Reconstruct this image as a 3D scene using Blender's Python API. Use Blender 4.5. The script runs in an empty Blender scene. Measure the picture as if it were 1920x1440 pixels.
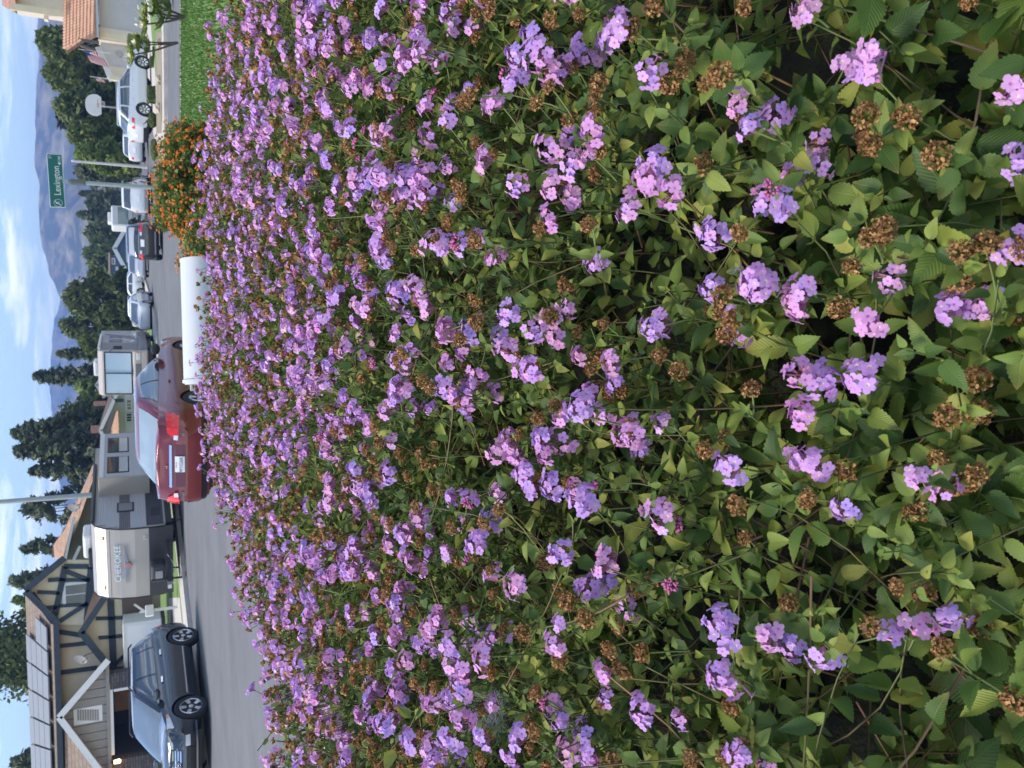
import bpy, bmesh, math, random
import numpy as np
from mathutils import Vector, Matrix
S = bpy.context.scene
COL = S.collection
rng = np.random.default_rng(7)
random.seed(7)

# ---------------------------------------------------------------- camera (phone held sideways: world up is image left)
FPX = 1500.0; EYE = 1.5
PITCH = math.atan(715 / FPX); ROLL = math.radians(1.6)
cF = np.array([0, math.cos(PITCH), -math.sin(PITCH)]); u0 = np.array([0, math.sin(PITCH), math.cos(PITCH)]); r0 = np.array([1.0, 0, 0])
cU = u0 * math.cos(ROLL) + r0 * math.sin(ROLL); cR = r0 * math.cos(ROLL) - u0 * math.sin(ROLL)
CAM = np.array([0, 0, EYE])
cam = bpy.data.objects.new('camera', bpy.data.cameras.new('camera')); COL.objects.link(cam)
m = Matrix.Identity(4)
for i in range(3):
    m[i][0] = -cU[i]; m[i][1] = cR[i]; m[i][2] = -cF[i]; m[i][3] = CAM[i]
cam.matrix_world = m
cam.data.sensor_width = 36; cam.data.lens = 36 * FPX / 1920
cam.data.clip_start = 0.02; cam.data.clip_end = 12000
cam.data.dof.use_dof = True; cam.data.dof.focus_distance = 1.1; cam.data.dof.aperture_fstop = 19
S.camera = cam

# ---------------------------------------------------------------- sky, sun, exposure
SUN_EL, SUN_AZ = math.radians(58), math.radians(-84)     # azimuth from +Y towards +X
W = bpy.data.worlds.new('World'); S.world = W; W.use_nodes = True
nt = W.node_tree; N = nt.nodes; L = nt.links
for n in list(N): N.remove(n)
def wn(t, **k):
    n = N.new(t)
    for a, b in k.items(): setattr(n, a, b)
    return n
sky = wn('ShaderNodeTexSky', sky_type='NISHITA', sun_disc=False); sky.sun_elevation = SUN_EL; sky.sun_rotation = SUN_AZ
sky.air_density = 1.0; sky.dust_density = 0.3; sky.ozone_density = 1.2
tc = wn('ShaderNodeTexCoord'); sep = wn('ShaderNodeSeparateXYZ'); L.new(tc.outputs['Generated'], sep.inputs[0])
zz = wn('ShaderNodeMath', operation='MAXIMUM'); L.new(sep.outputs[2], zz.inputs[0]); zz.inputs[1].default_value = 0.0
za = wn('ShaderNodeMath', operation='ADD'); L.new(zz.outputs[0], za.inputs[0]); za.inputs[1].default_value = 0.09
dx = wn('ShaderNodeMath', operation='DIVIDE'); L.new(sep.outputs[0], dx.inputs[0]); L.new(za.outputs[0], dx.inputs[1])
dy = wn('ShaderNodeMath', operation='DIVIDE'); L.new(sep.outputs[1], dy.inputs[0]); L.new(za.outputs[0], dy.inputs[1])
cmb = wn('ShaderNodeCombineXYZ'); L.new(dx.outputs[0], cmb.inputs[0]); L.new(dy.outputs[0], cmb.inputs[1])
nz = wn('ShaderNodeTexNoise'); nz.inputs['Scale'].default_value = 1.15; nz.inputs['Detail'].default_value = 8; nz.inputs['Roughness'].default_value = 0.6; nz.inputs['Distortion'].default_value = 0.5
L.new(cmb.outputs[0], nz.inputs['Vector'])
ramp = wn('ShaderNodeValToRGB'); ramp.color_ramp.elements[0].position = 0.50; ramp.color_ramp.elements[1].position = 0.66
L.new(nz.outputs[0], ramp.inputs[0])
mix = wn('ShaderNodeMix', data_type='RGBA'); L.new(ramp.outputs[0], mix.inputs[0]); L.new(sky.outputs[0], mix.inputs[6])
mix.inputs[7].default_value = (9.2, 9.5, 9.9, 1)
bg = wn('ShaderNodeBackground'); bg.inputs[1].default_value = 0.118; L.new(mix.outputs[2], bg.inputs[0])
wo = wn('ShaderNodeOutputWorld'); L.new(bg.outputs[0], wo.inputs[0])
sun = bpy.data.objects.new('sun', bpy.data.lights.new('sun', 'SUN')); COL.objects.link(sun)
sun.data.energy = 2.5; sun.data.angle = math.radians(22); sun.data.color = (1, 0.93, 0.82)
sd = Vector((math.sin(SUN_AZ) * math.cos(SUN_EL), math.cos(SUN_AZ) * math.cos(SUN_EL), math.sin(SUN_EL)))
sun.rotation_euler = sd.to_track_quat('Z', 'Y').to_euler()
S.view_settings.view_transform = 'Standard'; S.view_settings.look = 'None'; S.view_settings.gamma = 1.0
S.view_settings.use_curve_mapping = False; S.view_settings.exposure = 1.2
S.cycles.max_bounces = 5; S.cycles.diffuse_bounces = 3; S.cycles.glossy_bounces = 3; S.cycles.transmission_bounces = 4
S.cycles.transparent_max_bounces = 8; S.cycles.volume_bounces = 0; S.cycles.use_denoising = True
S.cycles.sample_clamp_indirect = 6

# ---------------------------------------------------------------- helpers
def ray(px, py): return cF + cR * ((720 - py) / FPX) + cU * ((960 - px) / FPX)
def at(px, py, Y):
    d = ray(px, py); return CAM + d * (Y / d[1])
def gnd(px, py, z=0.0):
    d = ray(px, py); return CAM + d * ((z - EYE) / d[2])
def proj(p):
    d = np.asarray(p) - CAM; z = d @ cF
    return 960 - FPX * (d @ cU) / z, 720 - FPX * (d @ cR) / z, z      # px, py, depth

def link(o, parent=None):
    COL.objects.link(o)
    if parent is not None: o.parent = parent
    return o
def tag(o, label=None, cat=None, group=None, kind=None):
    if label: o['label'] = label
    if cat: o['category'] = cat
    if group: o['group'] = group
    if kind: o['kind'] = kind
    return o
def empty(name, loc=(0, 0, 0), rz=0.0, label=None, cat=None, group=None):
    o = bpy.data.objects.new(name, None); o.location = loc; o.rotation_euler = (0, 0, rz); o.empty_display_size = 0.1
    link(o); return tag(o, label, cat, group)

class MB:
    def __init__(s): s.v = []; s.f = []
    def add(s, vs, fs):
        b = len(s.v); s.v += [tuple(map(float, p)) for p in vs]; s.f += [tuple(b + i for i in f) for f in fs]; return s
    def box(s, x0, x1, y0, y1, z0, z1):
        return s.add([(x0, y0, z0), (x1, y0, z0), (x1, y1, z0), (x0, y1, z0), (x0, y0, z1), (x1, y0, z1), (x1, y1, z1), (x0, y1, z1)],
                     [(0, 3, 2, 1), (4, 5, 6, 7), (0, 1, 5, 4), (1, 2, 6, 5), (2, 3, 7, 6), (3, 0, 4, 7)])
    def bar(s, a, b, w, d, up=(0, 0, 1)):
        a = Vector(a); b = Vector(b); t = (b - a).normalized(); up = Vector(up)
        sx = t.cross(up)
        if sx.length < 1e-4: sx = t.cross(Vector((1, 0, 0)))
        sx.normalize(); sy = sx.cross(t); o = []
        for p in (a, b):
            for i, j in ((-1, -1), (1, -1), (1, 1), (-1, 1)): o.append(p + sx * (i * w / 2) + sy * (j * d / 2))
        return s.add(o, [(0, 1, 2, 3), (7, 6, 5, 4), (0, 4, 5, 1), (1, 5, 6, 2), (2, 6, 7, 3), (3, 7, 4, 0)])
    def prism(s, pts, off):
        n = len(pts); off = Vector(off); a = [Vector(p) for p in pts]
        return s.add(a + [p + off for p in a], [tuple(range(n)), tuple(range(2 * n - 1, n - 1, -1))] + [(i, n + i, n + (i + 1) % n, (i + 1) % n) for i in range(n)])
    def tube(s, path, rad, n=8, cap=True):
        path = [Vector(p) for p in path]; rr = rad if isinstance(rad, (list, tuple)) else [rad] * len(path); vs = []; ref = None
        for i, p in enumerate(path):
            t = (path[min(i + 1, len(path) - 1)] - path[max(i - 1, 0)]).normalized()
            if ref is None: ref = t.orthogonal().normalized()
            ref = (ref - t * ref.dot(t)).normalized(); q = t.cross(ref)
            for k in range(n):
                a = 2 * math.pi * k / n; vs.append(p + (ref * math.cos(a) + q * math.sin(a)) * rr[i])
        fs = [(i * n + k, i * n + (k + 1) % n, (i + 1) * n + (k + 1) % n, (i + 1) * n + k) for i in range(len(path) - 1) for k in range(n)]
        if cap: fs += [tuple(range(n - 1, -1, -1)), tuple((len(path) - 1) * n + k for k in range(n))]
        return s.add(vs, fs)
    def lathe(s, prof, c=(0, 0, 0), axis='z', n=20):
        vs = []
        for r, h in prof:
            for k in range(n):
                a = 2 * math.pi * k / n; x, y = r * math.cos(a), r * math.sin(a)
                p = (x, y, h) if axis == 'z' else ((x, h, y) if axis == 'y' else (h, x, y))
                vs.append((p[0] + c[0], p[1] + c[1], p[2] + c[2]))
        fs = [(i * n + k, i * n + (k + 1) % n, (i + 1) * n + (k + 1) % n, (i + 1) * n + k) for i in range(len(prof) - 1) for k in range(n)]
        fs += [tuple(range(n)), tuple((len(prof) - 1) * n + k for k in range(n))]
        return s.add(vs, fs)
    def grid(s, fn, nu, nv, flip=False):
        vs = [fn(i / nu, j / nv) for i in range(nu + 1) for j in range(nv + 1)]
        w = nv + 1; fs = []
        for i in range(nu):
            for j in range(nv):
                q = (i * w + j, (i + 1) * w + j, (i + 1) * w + j + 1, i * w + j + 1); fs.append(q[::-1] if flip else q)
        return s.add(vs, fs)
    def build(s, name, mat, parent=None, smooth=False, bevel=0, fix=True):
        me = bpy.data.meshes.new(name); me.from_pydata(s.v, [], s.f)
        if fix:
            bm = bmesh.new(); bm.from_mesh(me); bmesh.ops.recalc_face_normals(bm, faces=bm.faces[:]); bm.to_mesh(me); bm.free()
        if smooth:
            me.polygons.foreach_set('use_smooth', [True] * len(me.polygons))
        if mat is not None: me.materials.append(mat)
        o = bpy.data.objects.new(name, me); link(o, parent)
        if bevel:
            b = o.modifiers.new('bevel', 'BEVEL'); b.width = bevel; b.segments = 2; b.limit_method = 'ANGLE'
        if smooth:
            try: me.set_sharp_from_angle(angle=math.radians(40))
            except Exception: pass
        return o

def npmesh(name, v, f, mat, parent=None, uv=None, col=None, var=None, smooth=False):
    """v (n,3) floats, f (m,3) triangles; uv / col / var per vertex"""
    me = bpy.data.meshes.new(name); v = np.ascontiguousarray(v, dtype=np.float32); f = np.ascontiguousarray(f, dtype=np.int32)
    me.vertices.add(len(v)); me.vertices.foreach_set('co', v.ravel())
    me.loops.add(f.size); me.loops.foreach_set('vertex_index', f.ravel())
    me.polygons.add(len(f)); me.polygons.foreach_set('loop_start', np.arange(0, f.size, f.shape[1], dtype=np.int32))
    if smooth: me.polygons.foreach_set('use_smooth', np.ones(len(f), dtype=bool))
    if uv is not None:
        a = me.attributes.new('luv', 'FLOAT2', 'POINT'); a.data.foreach_set('vector', np.ascontiguousarray(uv, dtype=np.float32).ravel())
    if col is not None:
        a = me.attributes.new('tint', 'FLOAT_COLOR', 'POINT'); c4 = np.ones((len(v), 4), dtype=np.float32); c4[:, :3] = col; a.data.foreach_set('color', c4.ravel())
    if var is not None:
        a = me.attributes.new('var', 'FLOAT', 'POINT'); a.data.foreach_set('value', np.ascontiguousarray(var, dtype=np.float32))
    me.update(calc_edges=True); me.validate()
    if mat is not None: me.materials.append(mat)
    if name is None: return me
    o = bpy.data.objects.new(name, me); link(o, parent); return o

# ---------------------------------------------------------------- materials
MATS = {}
def mat(name, col, rough=0.7, metal=0.0, coat=0.0, noise=0.0, nscale=5.0, bump=0.0, bscale=40.0, spec=0.5, col2=None, emit=0.0, trans=0.0, stretch=None):
    if name in MATS: return MATS[name]
    mt = bpy.data.materials.new(name); mt.use_nodes = True; t = mt.node_tree; b = t.nodes['Principled BSDF']
    b.inputs['Base Color'].default_value = (*col, 1); b.inputs['Roughness'].default_value = rough; b.inputs['Metallic'].default_value = metal
    b.inputs['Coat Weight'].default_value = coat; b.inputs['Coat Roughness'].default_value = 0.04; b.inputs['Specular IOR Level'].default_value = spec
    if trans: b.inputs['Transmission Weight'].default_value = trans
    if emit: b.inputs['Emission Color'].default_value = (*col, 1); b.inputs['Emission Strength'].default_value = emit
    if noise or bump or col2:
        c = t.nodes.new('ShaderNodeTexCoord'); mp = t.nodes.new('ShaderNodeMapping'); t.links.new(c.outputs['Object'], mp.inputs[0])
        if stretch: mp.inputs['Scale'].default_value = stretch
    if noise or col2:
        n = t.nodes.new('ShaderNodeTexNoise'); n.inputs['Scale'].default_value = nscale; n.inputs['Detail'].default_value = 6; n.inputs['Roughness'].default_value = 0.65
        t.links.new(mp.outputs[0], n.inputs['Vector'])
        r = t.nodes.new('ShaderNodeValToRGB'); r.color_ramp.elements[0].position = 0.3; r.color_ramp.elements[1].position = 0.7
        c2 = col2 or tuple(min(1, x * (1 + noise)) for x in col); c1 = col if col2 else tuple(x * (1 - noise) for x in col)
        r.color_ramp.elements[0].color = (*c1, 1); r.color_ramp.elements[1].color = (*c2, 1)
        t.links.new(n.outputs[0], r.inputs[0]); t.links.new(r.outputs[0], b.inputs['Base Color'])
    if bump:
        n2 = t.nodes.new('ShaderNodeTexNoise'); n2.inputs['Scale'].default_value = bscale; n2.inputs['Detail'].default_value = 5
        t.links.new(mp.outputs[0], n2.inputs['Vector'])
        bp = t.nodes.new('ShaderNodeBump'); bp.inputs['Strength'].default_value = bump; bp.inputs['Distance'].default_value = 0.02
        t.links.new(n2.outputs[0], bp.inputs['Height']); t.links.new(bp.outputs[0], b.inputs['Normal'])
    MATS[name] = mt; return mt

def brickmat(name, c1, c2, mortar, scale=1.0, bw=0.3, rh=0.15, rough=0.8, bump=0.6, axes='xz'):
    if name in MATS: return MATS[name]
    mt = bpy.data.materials.new(name); mt.use_nodes = True; t = mt.node_tree; b = t.nodes['Principled BSDF']; b.inputs['Roughness'].default_value = rough
    c = t.nodes.new('ShaderNodeTexCoord'); sp = t.nodes.new('ShaderNodeSeparateXYZ'); cb = t.nodes.new('ShaderNodeCombineXYZ')
    t.links.new(c.outputs['Object'], sp.inputs[0]); ix = {'x': 0, 'y': 1, 'z': 2}
    t.links.new(sp.outputs[ix[axes[0]]], cb.inputs[0]); t.links.new(sp.outputs[ix[axes[1]]], cb.inputs[1])
    br = t.nodes.new('ShaderNodeTexBrick'); br.inputs['Color1'].default_value = (*c1, 1); br.inputs['Color2'].default_value = (*c2, 1); br.inputs['Mortar'].default_value = (*mortar, 1)
    br.inputs['Scale'].default_value = scale; br.inputs['Brick Width'].default_value = bw; br.inputs['Row Height'].default_value = rh; br.inputs['Mortar Size'].default_value = 0.012
    t.links.new(cb.outputs[0], br.inputs['Vector']); t.links.new(br.outputs[0], b.inputs['Base Color'])
    bp = t.nodes.new('ShaderNodeBump'); bp.inputs['Strength'].default_value = bump; bp.inputs['Distance'].default_value = 0.02; bp.invert = True
    t.links.new(br.outputs['Fac'], bp.inputs['Height']); t.links.new(bp.outputs[0], b.inputs['Normal'])
    MATS[name] = mt; return mt

def tintmat(name, trans=0.3, rough=0.55, spec=0.3):
    """base colour from the mesh's own 'tint' attribute (petals, twigs, tree leaves)"""
    if name in MATS: return MATS[name]
    mt = bpy.data.materials.new(name); mt.use_nodes = True; t = mt.node_tree; b = t.nodes['Principled BSDF']
    b.inputs['Roughness'].default_value = rough; b.inputs['Specular IOR Level'].default_value = spec
    a = t.nodes.new('ShaderNodeAttribute'); a.attribute_name = 'tint'; t.links.new(a.outputs['Color'], b.inputs['Base Color'])
    if trans:
        tr = t.nodes.new('ShaderNodeBsdfTranslucent'); t.links.new(a.outputs['Color'], tr.inputs[0])
        mx = t.nodes.new('ShaderNodeMixShader'); mx.inputs[0].default_value = trans
        t.links.new(b.outputs[0], mx.inputs[1]); t.links.new(tr.outputs[0], mx.inputs[2]); t.links.new(mx.outputs[0], t.nodes['Material Output'].inputs[0])
    MATS[name] = mt; return mt

ASPHALT = mat('asphalt', (0.115, 0.115, 0.12), 0.9, noise=0.2, nscale=.55, bump=0.25, bscale=60)
CONC = mat('concrete', (0.42, 0.39, 0.35), 0.9, noise=0.14, nscale=2.5, bump=0.2, bscale=40)
GRASS = mat('lawn_grass', (0.095, 0.165, 0.035), 0.9, col2=(0.155, 0.235, 0.055), nscale=3.0, bump=0.9, bscale=55)
EARTH = mat('dry_earth', (0.22, 0.18, 0.12), 0.95, noise=0.25, nscale=0.6, bump=0.4, bscale=8)
WHITE = mat('white_paint', (0.64, 0.64, 0.63), 0.5, noise=0.04, nscale=3)
CREAM = mat('cream_stucco', (0.70, 0.60, 0.42), 0.9, noise=0.06, nscale=2, bump=0.25, bscale=30)
TIMBER = mat('dark_timber', (0.035, 0.048, 0.062), 0.7, noise=0.25, nscale=6)
BLACK = mat('black_trim', (0.012, 0.012, 0.013), 0.5)
RUBBER = mat('rubber', (0.018, 0.018, 0.019), 0.85)
GLASSDK = mat('window_glass', (0.02, 0.028, 0.035), 0.04, spec=0.9)
GLASSCAR = mat('car_glass', (0.03, 0.04, 0.045), 0.03, spec=1.0, coat=1.0)
CHROME = mat('chrome', (0.75, 0.76, 0.78), 0.14, metal=1.0)
ALLOY = mat('alloy', (0.62, 0.63, 0.65), 0.28, metal=0.9)
TREELEAF = tintmat('tree_leaf', 0.25, 0.6, 0.2)
PETAL = tintmat('petal', 0.30, 0.55, 0.25)
TWIG = tintmat('twig', 0.0, 0.75, 0.2)
BARK = mat('bark', (0.10, 0.075, 0.055), 0.95, noise=0.3, nscale=6, bump=0.6, bscale=20)

def slab(name, pts, Y, depth, mt, parent=None, dY=0.0):
    """wall-like prism: outline given as points of the facade seen at depth Y"""
    P = [at(a, b, Y) for a, b in pts]
    return MB().prism(P, (0, depth, 0)).build(name, mt, parent)
def rect(name, px0, px1, py0, py1, Y, depth, mt, parent=None):
    mx, my = (px0 + px1) / 2, (py0 + py1) / 2
    xl, xr = at(mx, py1, Y)[0], at(mx, py0, Y)[0]; zt, zb = at(px0, my, Y)[2], at(px1, my, Y)[2]
    return MB().box(xl, xr, Y, Y + depth, zb, zt).build(name, mt, parent)
def beam(name, p0, p1, Y, w, depth, mt, parent=None):
    a = at(*p0, Y); b = at(*p1, Y); a[1] = b[1] = Y
    return MB().bar(a, b, w, depth, up=(0, 1, 0)).build(name, mt, parent)
def window(parent, px0, px1, py0, py1, Y, frame=WHITE, bars=(1, 0), fw=0.07, glass=GLASSDK):
    mx, my = (px0 + px1) / 2, (py0 + py1) / 2
    xl, xr = at(mx, py1, Y)[0], at(mx, py0, Y)[0]; zt, zb = at(px0, my, Y)[2], at(px1, my, Y)[2]
    w = MB().box(xl, xr, Y - .06, Y - .012, zt - fw, zt).box(xl, xr, Y - .06, Y - .012, zb, zb + fw).box(xl, xl + fw, Y - .058, Y - .01, zb + fw, zt - fw).box(xr - fw, xr, Y - .058, Y - .01, zb + fw, zt - fw).build('window', frame, parent)
    nx, nz_ = bars[0] + 1, bars[1] + 1
    for i in range(nx):
        for j in range(nz_):
            a0 = xl + fw + (xr - xl - 2 * fw) * i / nx; a1 = xl + fw + (xr - xl - 2 * fw) * (i + 1) / nx
            c0 = zb + fw + (zt - zb - 2 * fw) * j / nz_; c1 = zb + fw + (zt - zb - 2 * fw) * (j + 1) / nz_
            g = .018 if nx > 1 else 0; h = .018 if nz_ > 1 else 0
            MB().box(a0 + g * (i > 0), a1 - g * (i < nx - 1), Y - .03, Y - .015, c0 + h * (j > 0), c1 - h * (j < nz_ - 1)).build('pane', glass, w)
    for i in range(1, nx):
        a0 = xl + fw + (xr - xl - 2 * fw) * i / nx; MB().box(a0 - .02, a0 + .02, Y - .05, Y - .012, zb + fw, zt - fw).build('mullion', frame, w)
    for j in range(1, nz_):
        c0 = zb + fw + (zt - zb - 2 * fw) * j / nz_; MB().box(xl + fw, xr - fw, Y - .046, Y - .013, c0 - .02, c0 + .02).build('mullion', frame, w)
    return w
def text(name, s, size, M, mt, parent=None, extrude=0.002, squash=1.0):
    c = bpy.data.curves.new(name, 'FONT'); c.body = s; c.size = size; c.extrude = extrude; c.align_x = 'CENTER'; c.align_y = 'CENTER'; c.resolution_u = 3
    t = bpy.data.objects.new(name, c); COL.objects.link(t)
    me = bpy.data.meshes.new_from_object(t.evaluated_get(bpy.context.evaluated_depsgraph_get())); bpy.data.objects.remove(t)
    me.name = name
    if squash != 1.0:
        for v in me.vertices: v.co.x *= squash
    me.materials.clear(); me.materials.append(mt); o = bpy.data.objects.new(name, me); link(o, parent); o.matrix_local = M; return o
def facing(loc, rz=0.0, tilt=0.0):
    """matrix for lettering standing upright that faces -Y, turned by rz about z"""
    return Matrix.Translation(loc) @ Matrix.Rotation(rz, 4, 'Z') @ Matrix.Rotation(math.pi / 2 + tilt, 4, 'X')
# ================================================================ LARGE STRUCTURE
HX, HY = 0.4, 0.917                      # heading of the street
RX, RY = 0.917, -0.4                     # to the right of it
def flat(name, pts, z0, z1, mt, label=None):
    o = MB().prism([(x, y, z1) for x, y in pts], (0, 0, z0 - z1)).build(name, mt); return tag(o, label, None, None, 'structure')
tag(MB().add([(-2300, -150, -0.03), (2300, -150, -0.03), (2300, 2300, -0.03), (-2300, 2300, -0.03)], [(0, 1, 2, 3)]).build('ground', EARTH), kind='structure')
flat('road', [(-26, -6), (30, -6), (40, 20), (60, 28), (60, 60), (70, 170), (-4, 190), (-16, 60), (-30, 20)], -0.02, 0.0, ASPHALT, 'grey asphalt street running past the hedge and parked cars')

def corner(p, a, b, r, n=7):             # rounded corner from direction a (arriving) to b (leaving)
    p = np.array(p); a = np.array(a); b = np.array(b); P0 = p - a * r; P1 = p + b * r; out = []
    for i in range(n + 1):
        t = i / n; out.append(tuple((1 - t) ** 2 * P0 + 2 * t * (1 - t) * p + t * t * P1))
    return out
def ofs(pts, d):                         # offset polyline to its right by d
    q = np.array(pts, float); t = np.gradient(q, axis=0); t /= np.linalg.norm(t, axis=1)[:, None]
    return [tuple(p + np.array([b, -a]) * d) for p, (a, b) in zip(q, t)]
def kerb_and_walk(prefix, line, walk=1.4, side=1):
    a = line; b = ofs(line, .16 * side); c = ofs(line, (.16 + .004) * side); d = ofs(line, (.16 + walk) * side)
    def strip(nm, p, q, z1, mt):
        m_ = MB()
        for i in range(len(p) - 1):
            m_.prism([(*p[i], z1), (*p[i + 1], z1), (*q[i + 1], z1), (*q[i], z1)], (0, 0, -z1 - .01))
        tag(m_.build(nm, mt), kind='structure')
    strip(prefix + 'kerb', a, b, .13, CONC)
    strip(prefix + 'pavement', c, d, .126, CONC)
    return d
# the lot on this side: kerb of the street, rounded corner, side street
near_line = [(.06 + HX * t, 14.2 + HY * t) for t in np.linspace(-19, 6.5, 12)] + corner((4.4, 24.2), (HX, HY), (RX, RY), 3.6)[0:] + [(7.3 + RX * s, 22.9 + RY * s) for s in np.linspace(1.2, 34, 9)]
kerb_and_walk('near_', near_line, 0.35)
lawn_in = ofs(near_line, .52)
flat('lawn', lawn_in + [(42, -6), (-7, -6)], -0.02, 0.14, GRASS, 'cut green lawn beyond the hedge on the corner lot')
# the lot across the side street
far_line = [(40, 20.0 - .3), (24, 26.0), (10.2 + RX * 1, 32 + RY * 1)] + corner((8.2, 32.9), (-RX, -RY), (HX, HY), 3.0) + [(8.2 + HX * t, 32.9 + HY * t) for t in (5, 12, 20)] + [(21, 60), (27, 90), (44, 168)]
inner = kerb_and_walk('right_', far_line, 1.5)
flat('yard_right', inner + [(160, 168), (160, 0), (40, 0)], -0.02, 0.12, GRASS)
flat('driveway_right', [(12.3, 39), (11.5, 36.5), (21.0, 46.4), (29, 55), (24, 60), (14.5, 47.4)], .0, 0.128, CONC)
# left side of the street
left_line = [(-6.2 + HX * t, 27.9 + HY * t) for t in np.linspace(-34, 20, 14)] + [(4.9, 53.5), (8.2, 68), (11.2, 83), (16, 106), (27, 158)]
inner = kerb_and_walk('left_', left_line, 1.5, -1)
flat('yard_left', [(-160, -6), (-160, 168)] + inner[::-1], -0.02, 0.12, GRASS)
flat('driveway_left', [(-10.2, 24.0), (-7.2, 30.6), (-9.6, 41), (-22, 41), (-22, 24)], .0, 0.129, CONC)

def vnoise(x, y, seed=0):
    r = np.random.default_rng(seed); g = r.random((64, 64)); xi = np.floor(x).astype(int); yi = np.floor(y).astype(int); fx = x - xi; fy = y - yi
    fx = fx * fx * (3 - 2 * fx); fy = fy * fy * (3 - 2 * fy); G = lambda a, b: g[a % 64, b % 64]
    return (G(xi, yi) * (1 - fx) + G(xi + 1, yi) * fx) * (1 - fy) + (G(xi, yi + 1) * (1 - fx) + G(xi + 1, yi + 1) * fx) * fy
def fbm(x, y, o=5, seed=0):
    s = 0; a = .5
    for i in range(o): s = s + a * vnoise(x * 2 ** i, y * 2 ** i, seed + i); a *= .5
    return s
MOUNT = mat('scrub_hillside', (0.030, 0.036, 0.020), 0.95, col2=(0.27, 0.22, 0.14), nscale=0.03, bump=0.5, bscale=0.3, stretch=(1, .16, 1))
MOUNT.node_tree.nodes['Color Ramp'].color_ramp.elements[0].position = 0.44
MOUNT.node_tree.nodes['Color Ramp'].color_ramp.elements[1].position = 0.66
def mountain(name, ridge, Yr, y0, y1, seed, label):
    rp = np.array([at(a, b, Yr) for a, b in ridge]); o = np.argsort(rp[:, 0]); rx, rz = rp[o, 0], rp[o, 2]
    nx, ny = 260, 90; X = np.linspace(rx[0], rx[-1], nx)[:, None]; T = np.linspace(0, 1, ny)[None, :]
    Y = np.where(T < .75, y0 + (Yr - y0) * T / .75, Yr + (y1 - Yr) * (T - .75) / .25); X2 = X * (Y / Yr) ** .35 + 0 * Y
    H = np.interp(X[:, 0], rx, rz)[:, None]
    prof = np.where(T < .75, (T / .75) ** 1.35, 1 - ((T - .75) / .25) ** 2)
    spur = fbm(X2 / 130, Y / 420, 5, seed) - .5
    side = np.clip(T / .75, 0, 1) * np.clip((1 - T) / .25, 0, 1)
    Z = H * prof + spur * H * .75 * np.sin(np.clip(T / .75, 0, 1) * math.pi) + (fbm(X2 / 25, Y / 25, 3, seed + 9) - .5) * 9 * side
    Z = np.maximum(Z, -0.5) - .3 * (T < .01)
    v = np.stack([X2, Y + 0 * X2, Z], -1).reshape(-1, 3)
    i, j = np.meshgrid(np.arange(nx - 1), np.arange(ny - 1), indexing='ij'); a = (i * ny + j).ravel()
    f = np.stack([a, a + ny, a + ny + 1, a + 1], -1)
    return tag(npmesh(name, v, f, MOUNT, smooth=True), label, None, None, 'structure')
mountain('hills', [(90, -900), (74, -300), (72, -60), (70, 60), (71, 130), (68, 150), (64, 235), (64, 260), (68, 330), (71, 350), (74, 430), (79, 467), (84, 485), (92, 505), (100, 530), (107, 552), (114, 570), (126, 600), (165, 660), (245, 760), (262, 900), (300, 1100)], 1500, 620, 1750, 3, 'hazy brown hill with bare patches behind the street')
mountain('hills', [(150, 300), (125, 500), (110, 577), (101, 602), (97, 622), (97, 652), (96, 690), (93, 715), (93, 752), (97, 775), (103, 830), (110, 900), (130, 1000), (150, 1100), (170, 1300), (185, 1600)], 2050, 1250, 2250, 11, 'pale blue far ridge left of the brown hill')

# ================================================================ HOUSES
ROOFBR = brickmat('shingle_brown', (0.19, 0.14, 0.10), (0.24, 0.18, 0.13), (0.10, 0.075, 0.055), 1.0, .35, .16, .9, .5)
ROOFTILE = brickmat('clay_tile', (0.36, 0.17, 0.10), (0.46, 0.25, 0.16), (0.15, 0.075, 0.05), 1.0, .30, .30, .85, .8)
ROOFTAN = brickmat('tan_tile', (0.44, 0.27, 0.16), (0.38, 0.22, 0.13), (0.22, 0.13, 0.08), 1.0, .35, .30, .85, .5)
STONE = brickmat('dark_stone', (0.06, 0.055, 0.06), (0.12, 0.10, 0.095), (0.03, 0.03, 0.03), 1.0, .30, .10, .9, .8)
BRICK = brickmat('red_brick', (0.34, 0.12, 0.07), (0.42, 0.17, 0.10), (0.4, 0.33, 0.28), 1.0, .25, .09, .9, .4)
SIDING = mat('grey_siding', (0.27, 0.245, 0.22), 0.8, noise=0.12, nscale=4, stretch=(6, 1, .6))
GREYW = mat('grey_stucco', (0.52, 0.50, 0.48), 0.9, noise=0.05, nscale=1.5, bump=0.2, bscale=30)
CREAM2 = mat('pale_cream', (0.66, 0.58, 0.46), 0.85, noise=0.05, nscale=2)
SOLAR = mat('solar_panel', (0.20, 0.21, 0.225), 0.55, spec=0.4, noise=0.05, nscale=3)
DARKIN = mat('dark_interior', (0.02, 0.02, 0.024), 0.9)
BROWND = mat('brown_door', (0.13, 0.085, 0.06), 0.6, noise=0.12, nscale=3)
def roof(name, pts, mt, parent, th=0.12):
    """roof plane from (px, py, Y) corners, with thickness"""
    P = [Vector(at(a, b, c)) for a, b, c in pts]; n = (P[1] - P[0]).cross(P[2] - P[0]).normalized()
    if n.z < 0: n = -n
    return MB().prism(P, -n * th).build(name, mt, parent)

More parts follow.
